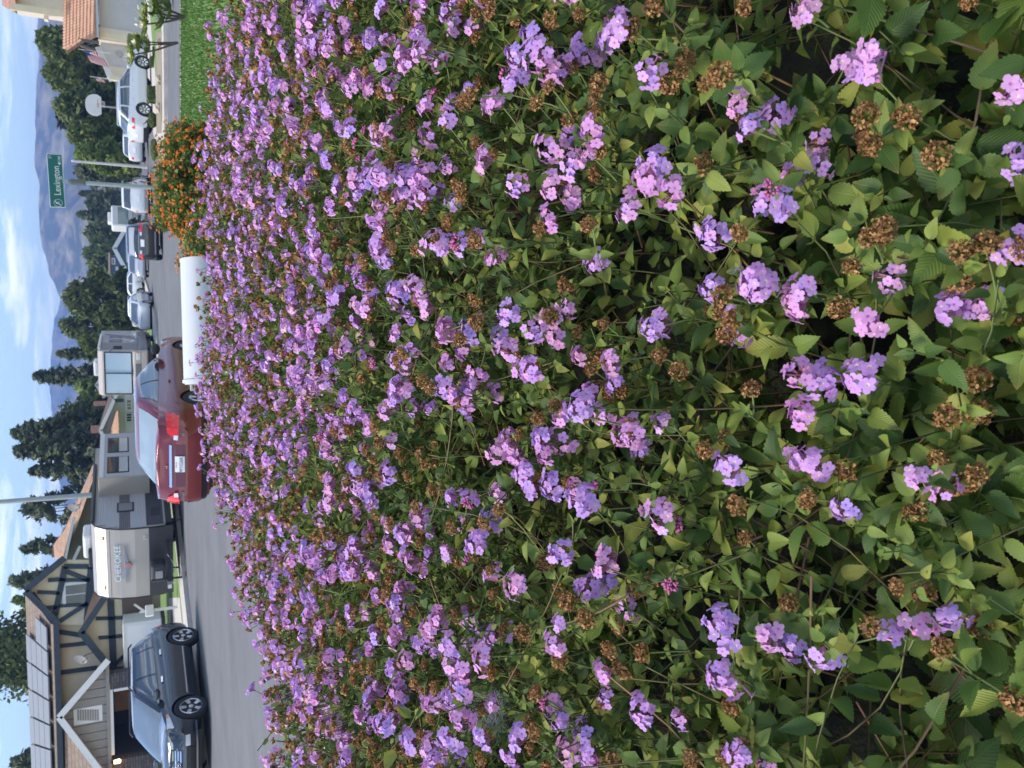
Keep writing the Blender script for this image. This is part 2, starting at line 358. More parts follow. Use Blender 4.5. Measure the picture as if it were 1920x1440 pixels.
# ---- Tudor house on the left
T = empty('tudor_house', (-13, 42, 0), 0, 'two storey cream house with dark blue timbers and solar panels on its roof', 'house')
T_ = T; YT = 40.0
class Sub:                                # parts are given in world coordinates; parenting to an Empty keeps them there
    pass
def par(root):
    inv = Matrix.Translation(root.location) @ Matrix.Rotation(root.rotation_euler.z, 4, 'Z')
    for c in root.children:
        c.matrix_parent_inverse = inv.inverted()
slab('wall', [(98, 1165), (300, 1150), (302, 1600), (120, 1600)], YT, .3, CREAM, T)
slab('wall', [(50, 1107), (118, 1052), (300, 1052), (300, 1170), (102, 1172)], YT - .35, .3, CREAM, T)
# roofs
roof('roof', [(104, 1168, YT - .7), (118, 1620, YT - .7), (70, 1640, YT + 5), (47, 1110, YT + 5)], ROOFBR, T)
roof('roof', [(47, 1107, YT - .7), (122, 1046, YT - .7), (122, 1052, YT + 6), (55, 1107, YT + 6)], ROOFBR, T)
roof('roof', [(47, 1107, YT - .7), (101, 1160, YT - .7), (101, 1160, YT + 4.2), (55, 1107, YT + 6)], ROOFBR, T)
beam('fascia', (47, 1107), (121, 1046), YT - .78, .26, .08, TIMBER, T)
beam('fascia', (48, 1108), (103, 1162), YT - .78, .24, .08, TIMBER, T)
beam('fascia', (105, 1160), (119, 1620), YT - .80, .22, .08, TIMBER, T)
# solar panels lie on the roof plane
e0, e1 = at(104, 1168, YT - .7), at(118, 1620, YT - .7); k0, k1 = at(47, 1110, YT + 5), at(70, 1640, YT + 5)
nrm = np.cross(e1 - e0, k0 - e0); nrm /= np.linalg.norm(nrm); nrm *= np.sign(nrm[2])
def onroof(s, t): return (e0 * (1 - s) + e1 * s) * (1 - t) + (k0 * (1 - s) + k1 * s) * t
for i in range(9):
    for j in range(4):
        s0 = .035 + i * .0985; t0 = .16 + j * .185
        if i == 0 and j > 1: continue
        q = [onroof(s0 + .004, t0 + .004), onroof(s0 + .0945, t0 + .004), onroof(s0 + .0945, t0 + .178), onroof(s0 + .004, t0 + .178)]
        MB().prism([p + nrm * .16 for p in q], tuple(-nrm * .05)).build('solar_panel', SOLAR, T)
# half timbering (each board a part)
for a, b, w in [((122, 1062), (100, 1170), .24), ((172, 1058), (164, 1165), .30), ((60, 1112), (98, 1165), .2),
                ((90, 1088), (118, 1086), .16), ((70, 1110), (112, 1112), .14), ((84, 1140), (108, 1138), .16), ((66, 1092), (114, 1098), .0),
                ((126, 1072), (168, 1088), .18), ((118, 1087), (168, 1088), .14), ((165, 1130), (112, 1165), .18), ((120, 1062), (300, 1062), .2), ((110, 1136), (165, 1133), .14)]:
    if w: beam('timber', a, b, YT - .39, w, .09, TIMBER, T)
for a, b, w in [((106, 1184), (158, 1192), .18), ((106, 1212), (164, 1206), .16), ((107, 1262), (182, 1252), .18), ((104, 1168), (158, 1165), .22), ((112, 1330), (200, 1330), .16)]:
    beam('timber', a, b, YT - .04, w, .08, TIMBER, T)
window(T, 117, 170, 1090, 1137, YT - .36, bars=(1, 0), fw=.13)
# porch gable below, right
slab('wall', [(156, 1185), (196, 1118), (236, 1108), (236, 1262), (212, 1258)], YT - 1.6, .25, CREAM, T)
roof('porch_roof', [(150, 1188, YT - 2.2), (205, 1104, YT - 2.2), (178, 1100, YT - .3), (160, 1180, YT - .3)], BROWND, T, .1)
roof('porch_roof', [(150, 1186, YT - 2.2), (218, 1266, YT - 2.2), (205, 1262, YT - .1), (156, 1190, YT - .1)], ROOFBR, T, .1)
beam('fascia', (152, 1187), (208, 1102), YT - 2.28, .24, .08, TIMBER, T)
beam('fascia', (152, 1185), (218, 1268), YT - 2.28, .26, .08, TIMBER, T)
for a, b, w in [((207, 1110), (213, 1258), .26), ((180, 1160), (232, 1158), .14), ((185, 1196), (230, 1192), .14), ((216, 1245), (234, 1228), .14)]:
    beam('timber', a, b, YT - 1.64, w, .08, TIMBER, T)
rect('garage_door', 229, 286, 1106, 1172, YT - 1.68, .06, BROWND, T)
# front garage gable with grey boards
YG = 36.0
gd = slab('gable_wall', [(114, 1345), (196, 1238), (206, 1238), (204, 1452), (190, 1452)], YG + .12, .2, DARKIN, T)
A, B0, B1 = at(116, 1345, YG), at(198, 1240, YG), at(192, 1450, YG)
nb = 13
for i in range(nb):                       # vertical siding boards, each with its own edges
    x0 = B1[0] + (B0[0] - B1[0]) * i / nb; x1 = B1[0] + (B0[0] - B1[0]) * (i + 1) / nb - .025
    def top(x):
        return (B1[2] + .05 + (A[2] - B1[2]) * (x - B1[0]) / (A[0] - B1[0])) if x < A[0] else (B0[2] + .05 + (A[2] - B0[2]) * (x - B0[0]) / (A[0] - B0[0]))
    zb = at(200, 1345, YG)[2]
    pts = [(x0, YG, zb), (x1, YG, zb), (x1, YG, max(top(x1), zb + .06))]
    if x0 < A[0] < x1: pts.append((A[0], YG, A[2]))
    pts.append((x0, YG, max(top(x0), zb + .06)))
    MB().prism(pts, (0, .1 + .01 * (i % 2), 0)).build('siding_board', SIDING, T)
beam('rake_board', (111, 1345), (203, 1238), YG - .5, .22, .08, WHITE, T)
beam('rake_board', (111, 1345), (200, 1462), YG - .5, .22, .08, WHITE, T)
roof('garage_roof', [(110, 1345, YG - .46), (202, 1236, YG - .46), (202, 1236, YT + .2), (110, 1345, YT + .2)], ROOFBR, T, .1)
roof('garage_roof', [(110, 1345, YG - .46), (240, 1500, YG - .46), (240, 1500, YT + .2), (110, 1345, YT + .2)], ROOFBR, T, .1)
roof('garage_roof', [(112, 1350, YT - .2), (192, 1440, YG - .3), (206, 1640, YG - .3), (116, 1640, YT - .2)], ROOFBR, T, .1)
v_ = rect('vent', 138, 192, 1326, 1356, YG - .05, .05, WHITE, T)
for i in range(9):
    rect('louvre_slat', 145 + i * 4.6, 148.4 + i * 4.6, 1331, 1351, YG - .075, .03, SIDING, v_)
rect('beam', 200, 207, 1238, 1452, YG - .06, .3, SIDING, T)
rect('pillar', 206, 320, 1255, 1284, YG - .03, .5, STONE, T)
rect('pillar', 206, 330, 1416, 1470, YG - .03, .5, STONE, T)
rect('door_frame', 207, 213, 1284, 1416, YG - .01, .25, WHITE, T)
rect('door_frame', 213, 300, 1284, 1290, YG - .005, .2, WHITE, T)
rect('garage_interior', 208, 320, 1284, 1416, YG + 3.6, .1, DARKIN, T)
rect('garage_shelf', 214, 244, 1296, 1332, YG + 3.2, .3, mat('cardboard', (.30, .17, .08), .9, noise=.2, nscale=3), T)
MB().box(at(250, 1416, YG)[0] - .1, at(250, 1416, YG)[0], YG + .3, YG + 3.6, .1, 2.6).build('garage_side', DARKIN, T)
MB().box(at(250, 1284, YG)[0], at(250, 1284, YG)[0] + .1, YG + .3, YG + 3.6, .1, 2.6).build('garage_side', DARKIN, T)
MB().box(at(250, 1416, YG)[0], at(250, 1284, YG)[0], YG + .3, YG + 3.6, 2.7, 2.76).build('garage_ceiling', DARKIN, T)
par(T)
lp = at(219, 1428, YG - .18)
WL = empty('wall_lamp', lp, 0, 'small lit lantern on the dark stone pillar beside the open garage', 'lamp')
MB().lathe([(.05, -.14), (.09, -.1), (.07, .1)], n=6).build('lamp_glass', mat('lamp_glow', (1.0, .55, .2), .5, emit=6), WL)
MB().lathe([(.11, .1), (.02, .2), (.015, .22)], n=6).build('cap', BLACK, WL)
MB().box(-.015, .015, 0, .17, -.02, .02).build('bracket', BLACK, WL)

def dish(px, py, Y, r, rz, label):
    p = at(px, py, Y); D = empty('satellite_dish', p, rz, label, 'dish')
    g = mat('dish_grey', (.16, .16, .165), .6)
    b = MB().lathe([(r * t, r * .22 * t * t) for t in (0.02, .35, .7, 1.0)] + [(r * .99, r * .25), (r * .5, .09 * r), (.02, .03)], axis='y', n=18).build('reflector', g, D, True); b.rotation_euler = (-.45, 0, 0); b.scale = (1, -1, 1.2)
    MB().tube([(0, .06, -.02), (0, .2, -.25), (0, .25, -r * 1.9)], .025, 6).build('mast', g, D)
    MB().tube([(0, .02, -r), (0, -r * .9, -r * .35)], .014, 5).build('arm', g, D)
    MB().box(-.04, .04, -r * .95, -r * .8, -r * .42, -r * .28).build('receiver', BLACK, D)
dish(152, 1235, YT - 2.4, .24, -.5, 'grey satellite dish on the porch roof of the timbered house')

# ---- low house with tan roof behind the trailer
B = empty('bungalow', (-3, 50, 0), 0, 'low brown house with tan tile roof and chimney behind the travel trailer', 'house')
GREYBR = mat('taupe_wall', (0.20, 0.17, 0.14), .9, noise=.1, nscale=2)
slab('wall', [(118, 1062), (176, 880), (280, 880), (280, 1062)], 50, .3, GREYBR, B)
roof('roof', [(122, 1052, 49), (160, 941, 49), (186, 868, 49), (176, 868, 54), (100, 1040, 54)], ROOFTAN, B)
roof('roof', [(118, 1047, 47.6), (137, 970, 47.6), (100, 1022, 53), (103, 1047, 53)], ROOFTAN, B)
beam('fascia', (122, 1050), (139, 969), 47.5, .12, .06, WHITE, B)
beam('gutter', (150, 1024), (131, 1066), 47.4, .14, .1, WHITE, B)
rect('chimney', 98, 122, 1026, 1044, 53.5, .8, BRICK, B)
window(B, 154, 174, 1000, 1024, 49.9, fw=.12)
par(B)
dish(139, 951, 50.5, .30, -.6, 'pale satellite dish on the tan tile roof above the trailer')

# ---- white house behind the red car
C_ = empty('white_house', (0, 64, 0), 0, 'pale house with white rake boards and brick chimneys behind the red car', 'house')
YW = 62.0
slab('wall', [(190, 806), (222, 732), (285, 730), (285, 880), (200, 880)], YW, .3, GREYW, C_)
roof('roof', [(187, 808, YW - .6), (223, 730, YW - .6), (212, 716, YW + 9), (188, 790, YW + 9)], mat('brown_roof', (.12, .085, .07), .9, noise=.15, nscale=3), C_)
roof('roof', [(187, 808, YW - .6), (215, 870, YW - .6), (212, 870, YW + 9), (188, 790, YW + 9)], MATS['brown_roof'], C_)
beam('rake_board', (188, 807), (222, 733), YW - .66, .22, .08, WHITE, C_)
beam('rake_board', (188, 806), (214, 868), YW - .66, .22, .08, WHITE, C_)
rect('chimney', 170, 196, 798, 812, YW + 4, .8, BRICK, C_)
rect('chimney', 175, 200, 752, 761, YW + 6, .8, BRICK, C_)
roof('porch_roof', [(221, 770, YW - 2), (223, 818, YW - 2), (203, 818, YW - .1), (216, 772, YW - .1)], ROOFTAN, C_)
gdw = rect('garage_door', 234, 290, 733, 772, YW - .06, .06, WHITE, C_)
rect('garage_door', 234, 290, 774, 808, YW - .06, .06, mat('pale_grey_door', (.55, .56, .58), .6), C_)
for k in range(3):
    rect('pane', 238 + 0, 246, 776 + k * 5, 779.5 + k * 5, YW - .075, .015, GLASSDK, gdw)
window(C_, 236, 248, 748, 770, YW - .09, bars=(2, 0), fw=.08)
par(C_)
G2 = empty('gabled_house', (3, 75, 0), 0, 'small gable with white rake boards showing behind the motorhome roof', 'house')
slab('wall', [(182, 722), (196, 706), (260, 704), (260, 748), (196, 744)], 75, .3, CREAM2, G2)
beam('rake_board', (180, 722), (194, 703), 74.8, .22, .1, WHITE, G2); beam('rake_board', (180, 721), (196, 746), 74.8, .22, .1, WHITE, G2)
roof('roof', [(181, 722, 74.9), (195, 702, 74.9), (194, 702, 82), (182, 722, 82)], MATS['brown_roof'], G2); roof('roof', [(181, 722, 74.9), (197, 747, 74.9), (196, 746, 82), (182, 722, 82)], MATS['brown_roof'], G2)
par(G2)

# ---- blue house far down the street
BL = empty('blue_house', (21, 132, 0), 0, 'blue house with white trimmed gable far down the street', 'house')
BLUE = mat('blue_siding', (.075, .12, .21), .8, noise=.1, nscale=1)
YB = 120.0
slab('wall', [(216, 466), (236, 430), (262, 430), (262, 512), (238, 505)], YB, .3, BLUE, BL)
slab('wall', [(206, 478), (206, 512), (262, 512), (262, 478)], YB + 4, .3, BLUE, BL)
beam('rake_board', (214, 466), (235, 429), YB - .5, .5, .1, WHITE, BL); beam('rake_board', (214, 465), (236, 507), YB - .5, .5, .1, WHITE, BL)
roof('roof', [(214, 466, YB - .4), (235, 428, YB - .4), (234, 428, YB + 9), (215, 466, YB + 9)], ROOFBR, BL); roof('roof', [(214, 466, YB - .4), (237, 508, YB - .4), (236, 508, YB + 9), (215, 466, YB + 9)], ROOFBR, BL)
roof('roof', [(206, 474, YB + 3.6), (207, 514, YB + 3.6), (203, 514, YB + 7), (203, 474, YB + 7)], MATS['brown_roof'], BL)
rect('garage_door', 236, 262, 440, 492, YB - .08, .08, WHITE, BL)
window(BL, 209, 216, 484, 496, YB + 3.95, fw=.15); window(BL, 217, 222, 500, 510, YB + 3.95, fw=.15)
par(BL)
FH = empty('distant_house', (25, 160, 0), 0, 'tan distant house low among the trees right of the blue house', 'house')
slab('wall', [(203, 344), (203, 376), (245, 376), (245, 344)], 160, 4, mat('far_tan', (.34, .27, .21), .9), FH)
roof('roof', [(204, 340, 159), (204, 380, 159), (192, 376, 164), (192, 346, 164)], ROOFTAN, FH); window(FH, 212, 220, 352, 364, 159.9, fw=.2)
par(FH)
FH2 = empty('distant_house', (30, 110, 0), 0, 'pale flat garage building just right of the sign post', 'house')
slab('wall', [(228, 300), (228, 345), (262, 345), (262, 300)], 95, 4, CREAM2, FH2)
roof('roof', [(229, 297, 94.5), (229, 347, 94.5), (214, 345, 99), (214, 300, 99)], ROOFTAN, FH2); rect('garage_door', 238, 262, 305, 336, 94.94, .06, mat('far_grey_door', (.35, .33, .3), .8), FH2)
par(FH2)

# ---- stucco house on the right
H = empty('stucco_house', (24, 57, 0), 0, 'cream stucco house with clay tile roof across the side street', 'house')
YH = 55.0
rect('wall', 28, 130, -160, 20, YH + 3, 1.2, CREAM2, H)
roof('upper_roof', [(28, 24, YH + 2.3), (30, -200, YH + 2.3), (4, -200, YH + 6), (4, 10, YH + 6)], ROOFTILE, H)
beam('fascia', (20, 12), (120, 27), YH + 2.2, .4, .1, CREAM, H)
MB().box(at(80, 22, YH + 2)[0] - .35, at(80, 22, YH + 2)[0] + .2, YH + 2.2, YH + 2.6, at(84, 22, YH)[2], at(76, 22, YH)[2]).build('rafter_tail', CREAM, H)
# tile roof with rows of half-round tiles
t0, t1, t2, t3 = at(179, 67, YH - .8), at(184, -160, YH - .8), at(125, -160, YH + 3), at(121, 92, YH + 3)
roof('tile_roof', [(179, 67, YH - .8), (184, -160, YH - .8), (125, -160, YH + 3), (121, 92, YH + 3)], ROOFTILE, H, .15)
tn = np.cross(t1 - t0, t3 - t0); tn /= np.linalg.norm(tn); tn *= np.sign(tn[2])
mb = MB()
for i in range(44):
    for j in range(9):
        s = (i + .5) / 44; a = (t0 * (1 - s) + t1 * s); b = (t3 * (1 - s) + t2 * s); p = a + (b - a) * (j / 9); q = a + (b - a) * ((j + 1.12) / 9)
        mb.tube([p + tn * .05, q + tn * .01], [.115, .095], 6, True)
tag(mb.build('roof_tiles', mat('clay_tiles_round', (.36, .19, .12), .85, col2=(.5, .3, .2), nscale=2.2), H, True), kind='stuff')
rect('garage_door', 184, 275, -160, 57, YH + .1, .1, GREYW, H)
rect('gutter', 178, 182, -160, 68, YH - .92, .1, mat('gutter_grey', (.42, .44, .47), .5), H)
rect('pillar', 184, 276, 57, 80, YH - .1, .9, CREAM2, H)
rect('pillar', 188, 240, 64, 74, YH - .16, .06, CREAM, H)
slab('wall', [(188, 80), (190, 92), (209, 148), (276, 148), (276, 80)], YH + .3, .3, GREYW, H)
beam('fascia', (184, 88), (210, 152), YH - .1, .32, .12, WHITE, H)
rect('trim', 200, 276, 128, 151, YH + .2, .08, CREAM2, H)
rect('post', 206, 276, 146, 153, YH - .3, .3, CREAM, H)
for a in ((150, 84, 180, 96), (146, 74, 186, 80)):
    beam('rafter', (a[0], a[1]), (a[2], a[3]), YH - .6, .14, .14, BROWND, H)
roof('tile_roof', [(150, 72, YH - 1), (122, 92, YH - .2), (126, 96, YH + 2), (150, 80, YH + 2)], ROOFTILE, H, .12)
MB().lathe([(.02, -.03), (.2, -.03), (.22, 0), (.2, .03), (.02, .03)], c=tuple(at(223, 101, YH + .26)), axis='y', n=14).build('medallion', mat('medallion', (.38, .36, .33), .8), H)
par(H)
# ================================================================ TREES
def leaf_cards(cen, nrm_, size, tint, seed):
    """rhombic leaf clumps, two triangles each, folded on the midrib"""
    r = np.random.default_rng(seed); n = len(cen); a = r.normal(size=(n, 3)); a -= nrm_ * (a * nrm_).sum(1, keepdims=True); a /= np.linalg.norm(a, axis=1, keepdims=True)
    b = np.cross(nrm_, a); s = size[:, None]
    v = np.stack([cen - a * s, cen + b * s * .45 - nrm_ * s * .12, cen + a * s, cen - b * s * .45 - nrm_ * s * .12], 1).reshape(-1, 3)
    i = np.arange(n)[:, None] * 4; f = np.concatenate([i + [0, 1, 2], i + [0, 2, 3]], 0)
    return v, f, np.repeat(tint, 4, 0)
TREE_N = [0]
def tree(name, label, px_top, py, hw, Y, style='round', green=((.03, .06, .018), (.07, .11, .03)), n=3600, base=None, group=None, fill=1.0, leaf=None):
    TREE_N[0] += 1; r = np.random.default_rng(100 + TREE_N[0])
    top = at(px_top, py, Y); x, zt = top[0], top[2]; w = abs(at(px_top, py + hw, Y)[0] - x); zb = base if base is not None else 0.0
    root = empty(name, (x, Y, zb), 0, label, 'palm' if style == 'palm' else 'tree', group); Ht = zt - zb
    limbs = MB(); tr = max(.08, Ht * .022)
    if style == 'cone':
        cen = []; nr = []; nbr = 95; k = n // nbr
        limbs.tube([(0, 0, 0), (0, 0, Ht * .5), (0, 0, Ht * .97)], [tr, tr * .6, .03], 7)
        for i in range(nbr):
            t = ((i + .5) / nbr) ** .85; h = Ht * (.10 + .90 * t); a = i * 2.4 + r.random(); q = w * (1 - t) ** .62 * (.45 + .75 * r.random()) + .10; d = np.array([math.cos(a), math.sin(a), .12 + .25 * t])
            o = np.array([0, 0, h]); al = (.25 + .75 * r.random((k, 1)) ** .7); sp_ = .085 * w * (1.1 - t) + .05
            cen.append(o + d * q * al + r.normal(size=(k, 3)) * np.array([sp_, sp_, sp_ * .6])); nr.append(np.array([0, 0, .9]) + d * .5 + r.normal(size=(k, 3)) * .5)
            if i % 4 == 0: limbs.tube([o, o + d * q * .85], [tr * .28, .02], 4)
        cen = np.concatenate(cen); nr = np.concatenate(nr)
    elif style == 'palm':
        cen = []; nr = []
        limbs.tube([(0, 0, 0), (.1, 0, Ht * .5), (0, 0, Ht * .9)], [.22, .17, .15], 8)
        for i in range(26):
            a = i * 2.4; el = .9 - 1.5 * (i / 26); Lf = w * 1.1
            for q in np.linspace(.1, 1, 16):
                d = q * Lf; zf = Ht * .92 + math.sin(el) * d - .35 * d * d / max(Lf, .1)
                for sgn in (-1, 1):
                    cen.append((math.cos(a) * d * math.cos(el) - math.sin(a) * sgn * .18, math.sin(a) * d * math.cos(el) + math.cos(a) * sgn * .18, zf - .08)); nr.append((-.3 * math.cos(a), -.3 * math.sin(a), 1))
        cen = np.array(cen); nr = np.array(nr, float)
    else:
        nb = 30 if style == 'round' else 34; blobs = []
        for i in range(nb):
            a = i * 2.4 + r.random(); hh = (i + .5) / nb; ring_ = math.sin(math.pi * min(1, .18 + .80 * hh)) ** .7; q = w * .80 * ring_ * math.sqrt(.25 + .75 * r.random())
            br = w * (.20 + .16 * r.random()) * (1 if style == 'round' else .95); zc = Ht * (.20 + .80 * hh) - br * .75
            blobs.append((q * math.cos(a), q * math.sin(a), min(zc, Ht - br * .7), br, br * (.7 + .35 * r.random())))
        cen = []; nr = []
        for bx_, by_, bz_, br, bh in blobs:
            k = int(n * (1.25 if style == 'round' else .8) / nb); d = r.normal(size=(k, 3)); d /= np.linalg.norm(d, axis=1, keepdims=True)
            q = r.random(k) ** (.5 if style == 'round' else .75); lump = 1 + .25 * np.sin(d[:, 0] * 7 + bx_) * np.sin(d[:, 2] * 6 + by_) + .15 * r.normal(size=k)
            q = (q * lump)[:, None]
            cen.append(np.array([bx_, by_, bz_]) + d * q * np.array([br, br, bh])); nr.append(d + r.normal(size=(k, 3)) * .6 + [0, 0, .35])
            if len(cen) % 2: limbs.tube([(0, 0, Ht * .16), (bx_ * .5, by_ * .5, (bz_ + Ht * .16) * .5), (bx_, by_, bz_)], [tr * .5, tr * .28, .02], 5)
        cen = np.concatenate(cen); nr = np.concatenate(nr); limbs.tube([(0, 0, 0), (.05, .03, Ht * .2), (0, 0, Ht * .45)], [tr * 1.2, tr * .9, tr * .5], 8)
    cen = cen[cen[:, 2] > Ht * .04]; nr = nr[:len(cen)] if len(nr) != len(cen) else nr
    nr = nr[:len(cen)]; nr = nr / np.linalg.norm(nr, axis=1, keepdims=True)
    sz = (leaf or max(.09, .0034 * Y)) * (.6 + .8 * r.random(len(cen)))
    m_ = vnoise(cen[:, 0] * 1.1 + 20, cen[:, 2] * 1.1 + 20, TREE_N[0])[:, None] * .6 + r.random((len(cen), 1)) * .4
    tint = np.array(green[0]) * (1 - m_) + np.array(green[1]) * m_
    v, f, c = leaf_cards(cen, nr, sz, tint, TREE_N[0])
    npmesh('crown', v, f, TREELEAF, root, col=c); limbs.build('trunk', BARK, root)
    return root
DK = ((.055, .085, .026), (.165, .195, .062)); MD = ((.062, .10, .024), (.19, .22, .06)); LT = ((.08, .135, .028), (.23, .28, .07)); GY = ((.06, .08, .045), (.15, .165, .095)); BLG = ((.07, .095, .05), (.19, .215, .115))
G = 'trees standing behind the houses'
tree('broad_tree', 'tall dark tree directly behind the tile roofed house at right', 64, 80, 66, 78, green=MD, group=G, n=8000)
tree('broad_tree', 'broad olive tree between tile roofed house and basketball hoop', 80, 140, 62, 76, green=MD, group=G, n=8000)
tree('broad_tree', 'low dark tree just behind the basketball backboard', 98, 200, 60, 74, green=DK, group=G, n=7500)
tree('broad_tree', 'dense tree standing behind the rear of the white SUV', 124, 250, 52, 72, green=MD, group=G, n=7000)
tree('broad_tree', 'bright green tree behind the thin white pole', 138, 290, 38, 70, green=LT, group=G, n=5500)
tree('broad_tree', 'olive grey tree between the thin pole and the street sign', 138, 322, 34, 86, green=GY, group=G, n=4500)
tree('palm_tree', 'small feathery palm above the trees left of the backboard', 100, 222, 17, 120, 'palm', green=((.05, .075, .03), (.10, .12, .06)), group=G, leaf=.42)
tree('conifer', 'slim dark conifer just left of the street sign post', 150, 362, 9, 150, 'cone', green=BLG, group=G, n=1500)
tree('broad_tree', 'pale green tree behind the street sign post', 160, 380, 34, 140, green=GY, group=G, n=4200)
tree('conifer', 'dark conical tree above the white minivan', 148, 402, 19, 135, 'cone', green=BLG, group=G, n=2600)
tree('broad_tree', 'dark rounded tree behind the gable of the blue house', 160, 436, 40, 150, green=DK, group=G, n=4800)
tree('broad_tree', 'olive tree spreading over the left of the blue house', 158, 480, 42, 150, green=MD, group=G, n=4800)
tree('broad_tree', 'dusty green tree low beside the blue house', 212, 524, 18, 106, 'round', green=GY, group=G, n=2200)
tree('broad_tree', 'large dense dark tree beside the motorhome', 116, 558, 62, 84, green=DK, group=G, n=9500)
tree('broad_tree', 'ragged dark tree rising behind the motorhome roof', 110, 614, 40, 90, green=DK, group=G, n=6000)
tree('broad_tree', 'yellowish green tree low above the motorhome', 148, 645, 36, 78, green=MD, group=G, n=4500)
tree('conifer', 'narrow conifer above the motorhome windscreen', 108, 663, 22, 92, 'cone', green=BLG, group=G, n=2600)
tree('conifer', 'sharp pointed tall conifer left of the motorhome', 64, 706, 34, 88, 'cone', green=BLG, group=G, n=3600)
tree('broad_tree', 'light green tree between motorhome and pale house', 140, 728, 38, 84, green=LT, group=G, n=4500)
tree('conifer', 'highest dark conifer behind the brick chimney', 24, 812, 60, 74, 'cone', green=BLG, group=G, n=9000)
tree('conifer', 'second big dark conifer above the trailer roof', 28, 846, 56, 70, 'cone', green=BLG, group=G, n=8000)
tree('conifer', 'lower blue green conifer left of the two tallest', 56, 884, 36, 70, 'cone', green=BLG, group=G, n=3600)
tree('broad_tree', 'dark bushy tree filling in below the tall conifers', 95, 800, 70, 78, green=DK, group=G, n=7500)
tree('broad_tree', 'open grey green tree beside the street lamp pole', 36, 952, 50, 72, 'loose', green=GY, group=G, n=6000)
tree('broad_tree', 'small dark tree behind chimney of the tan roofed house', 36, 1028, 34, 62, 'loose', green=BLG, group=G, n=4200)
tree('broad_tree', 'dark tree behind the peak of the timbered house', 12, 1092, 34, 66, green=BLG, group=G, n=5000)
tree('broad_tree', 'bright green tree touching the peak of the timbered house', 20, 1128, 26, 58, green=LT, group=G, n=4000)
tree('broad_tree', 'huge dark oak towering over the timbered house roof', -60, 1235, 135, 60, green=DK, group=G, n=15000)
tree('broad_tree', 'grey green tree at the left end of the solar roof', 14, 1435, 44, 58, green=GY, group=G, n=4500)

# ================================================================ VEHICLES
def sm(xs, ys):
    xs = np.array(xs, float); ys = np.array(ys, float)
    def f(x):
        x = min(max(x, xs[0]), xs[-1]); i = min(np.searchsorted(xs, x, side='right') - 1, len(xs) - 2); h = xs[i + 1] - xs[i]; t = (x - xs[i]) / h
        d = lambda k: (ys[min(k + 1, len(xs) - 1)] - ys[max(k - 1, 0)]) / (xs[min(k + 1, len(xs) - 1)] - xs[max(k - 1, 0)])
        return (2*t**3-3*t*t+1)*ys[i] + (t**3-2*t*t+t)*h*d(i) + (-2*t**3+3*t*t)*ys[i+1] + (t**3-t*t)*h*d(i+1)
    return f
def carve(o, cutters):
    for c in cutters:
        md = o.modifiers.new('arch', 'BOOLEAN'); md.operation = 'DIFFERENCE'; md.object = c; md.solver = 'EXACT'
    bpy.context.view_layer.update()
    me = bpy.data.meshes.new_from_object(o.evaluated_get(bpy.context.evaluated_depsgraph_get())); o.modifiers.clear(); old = o.data; o.data = me; bpy.data.meshes.remove(old)
    for c in cutters: bpy.data.objects.remove(c)
    me.polygons.foreach_set('use_smooth', [True] * len(me.polygons)); me.set_sharp_from_angle(angle=math.radians(38))
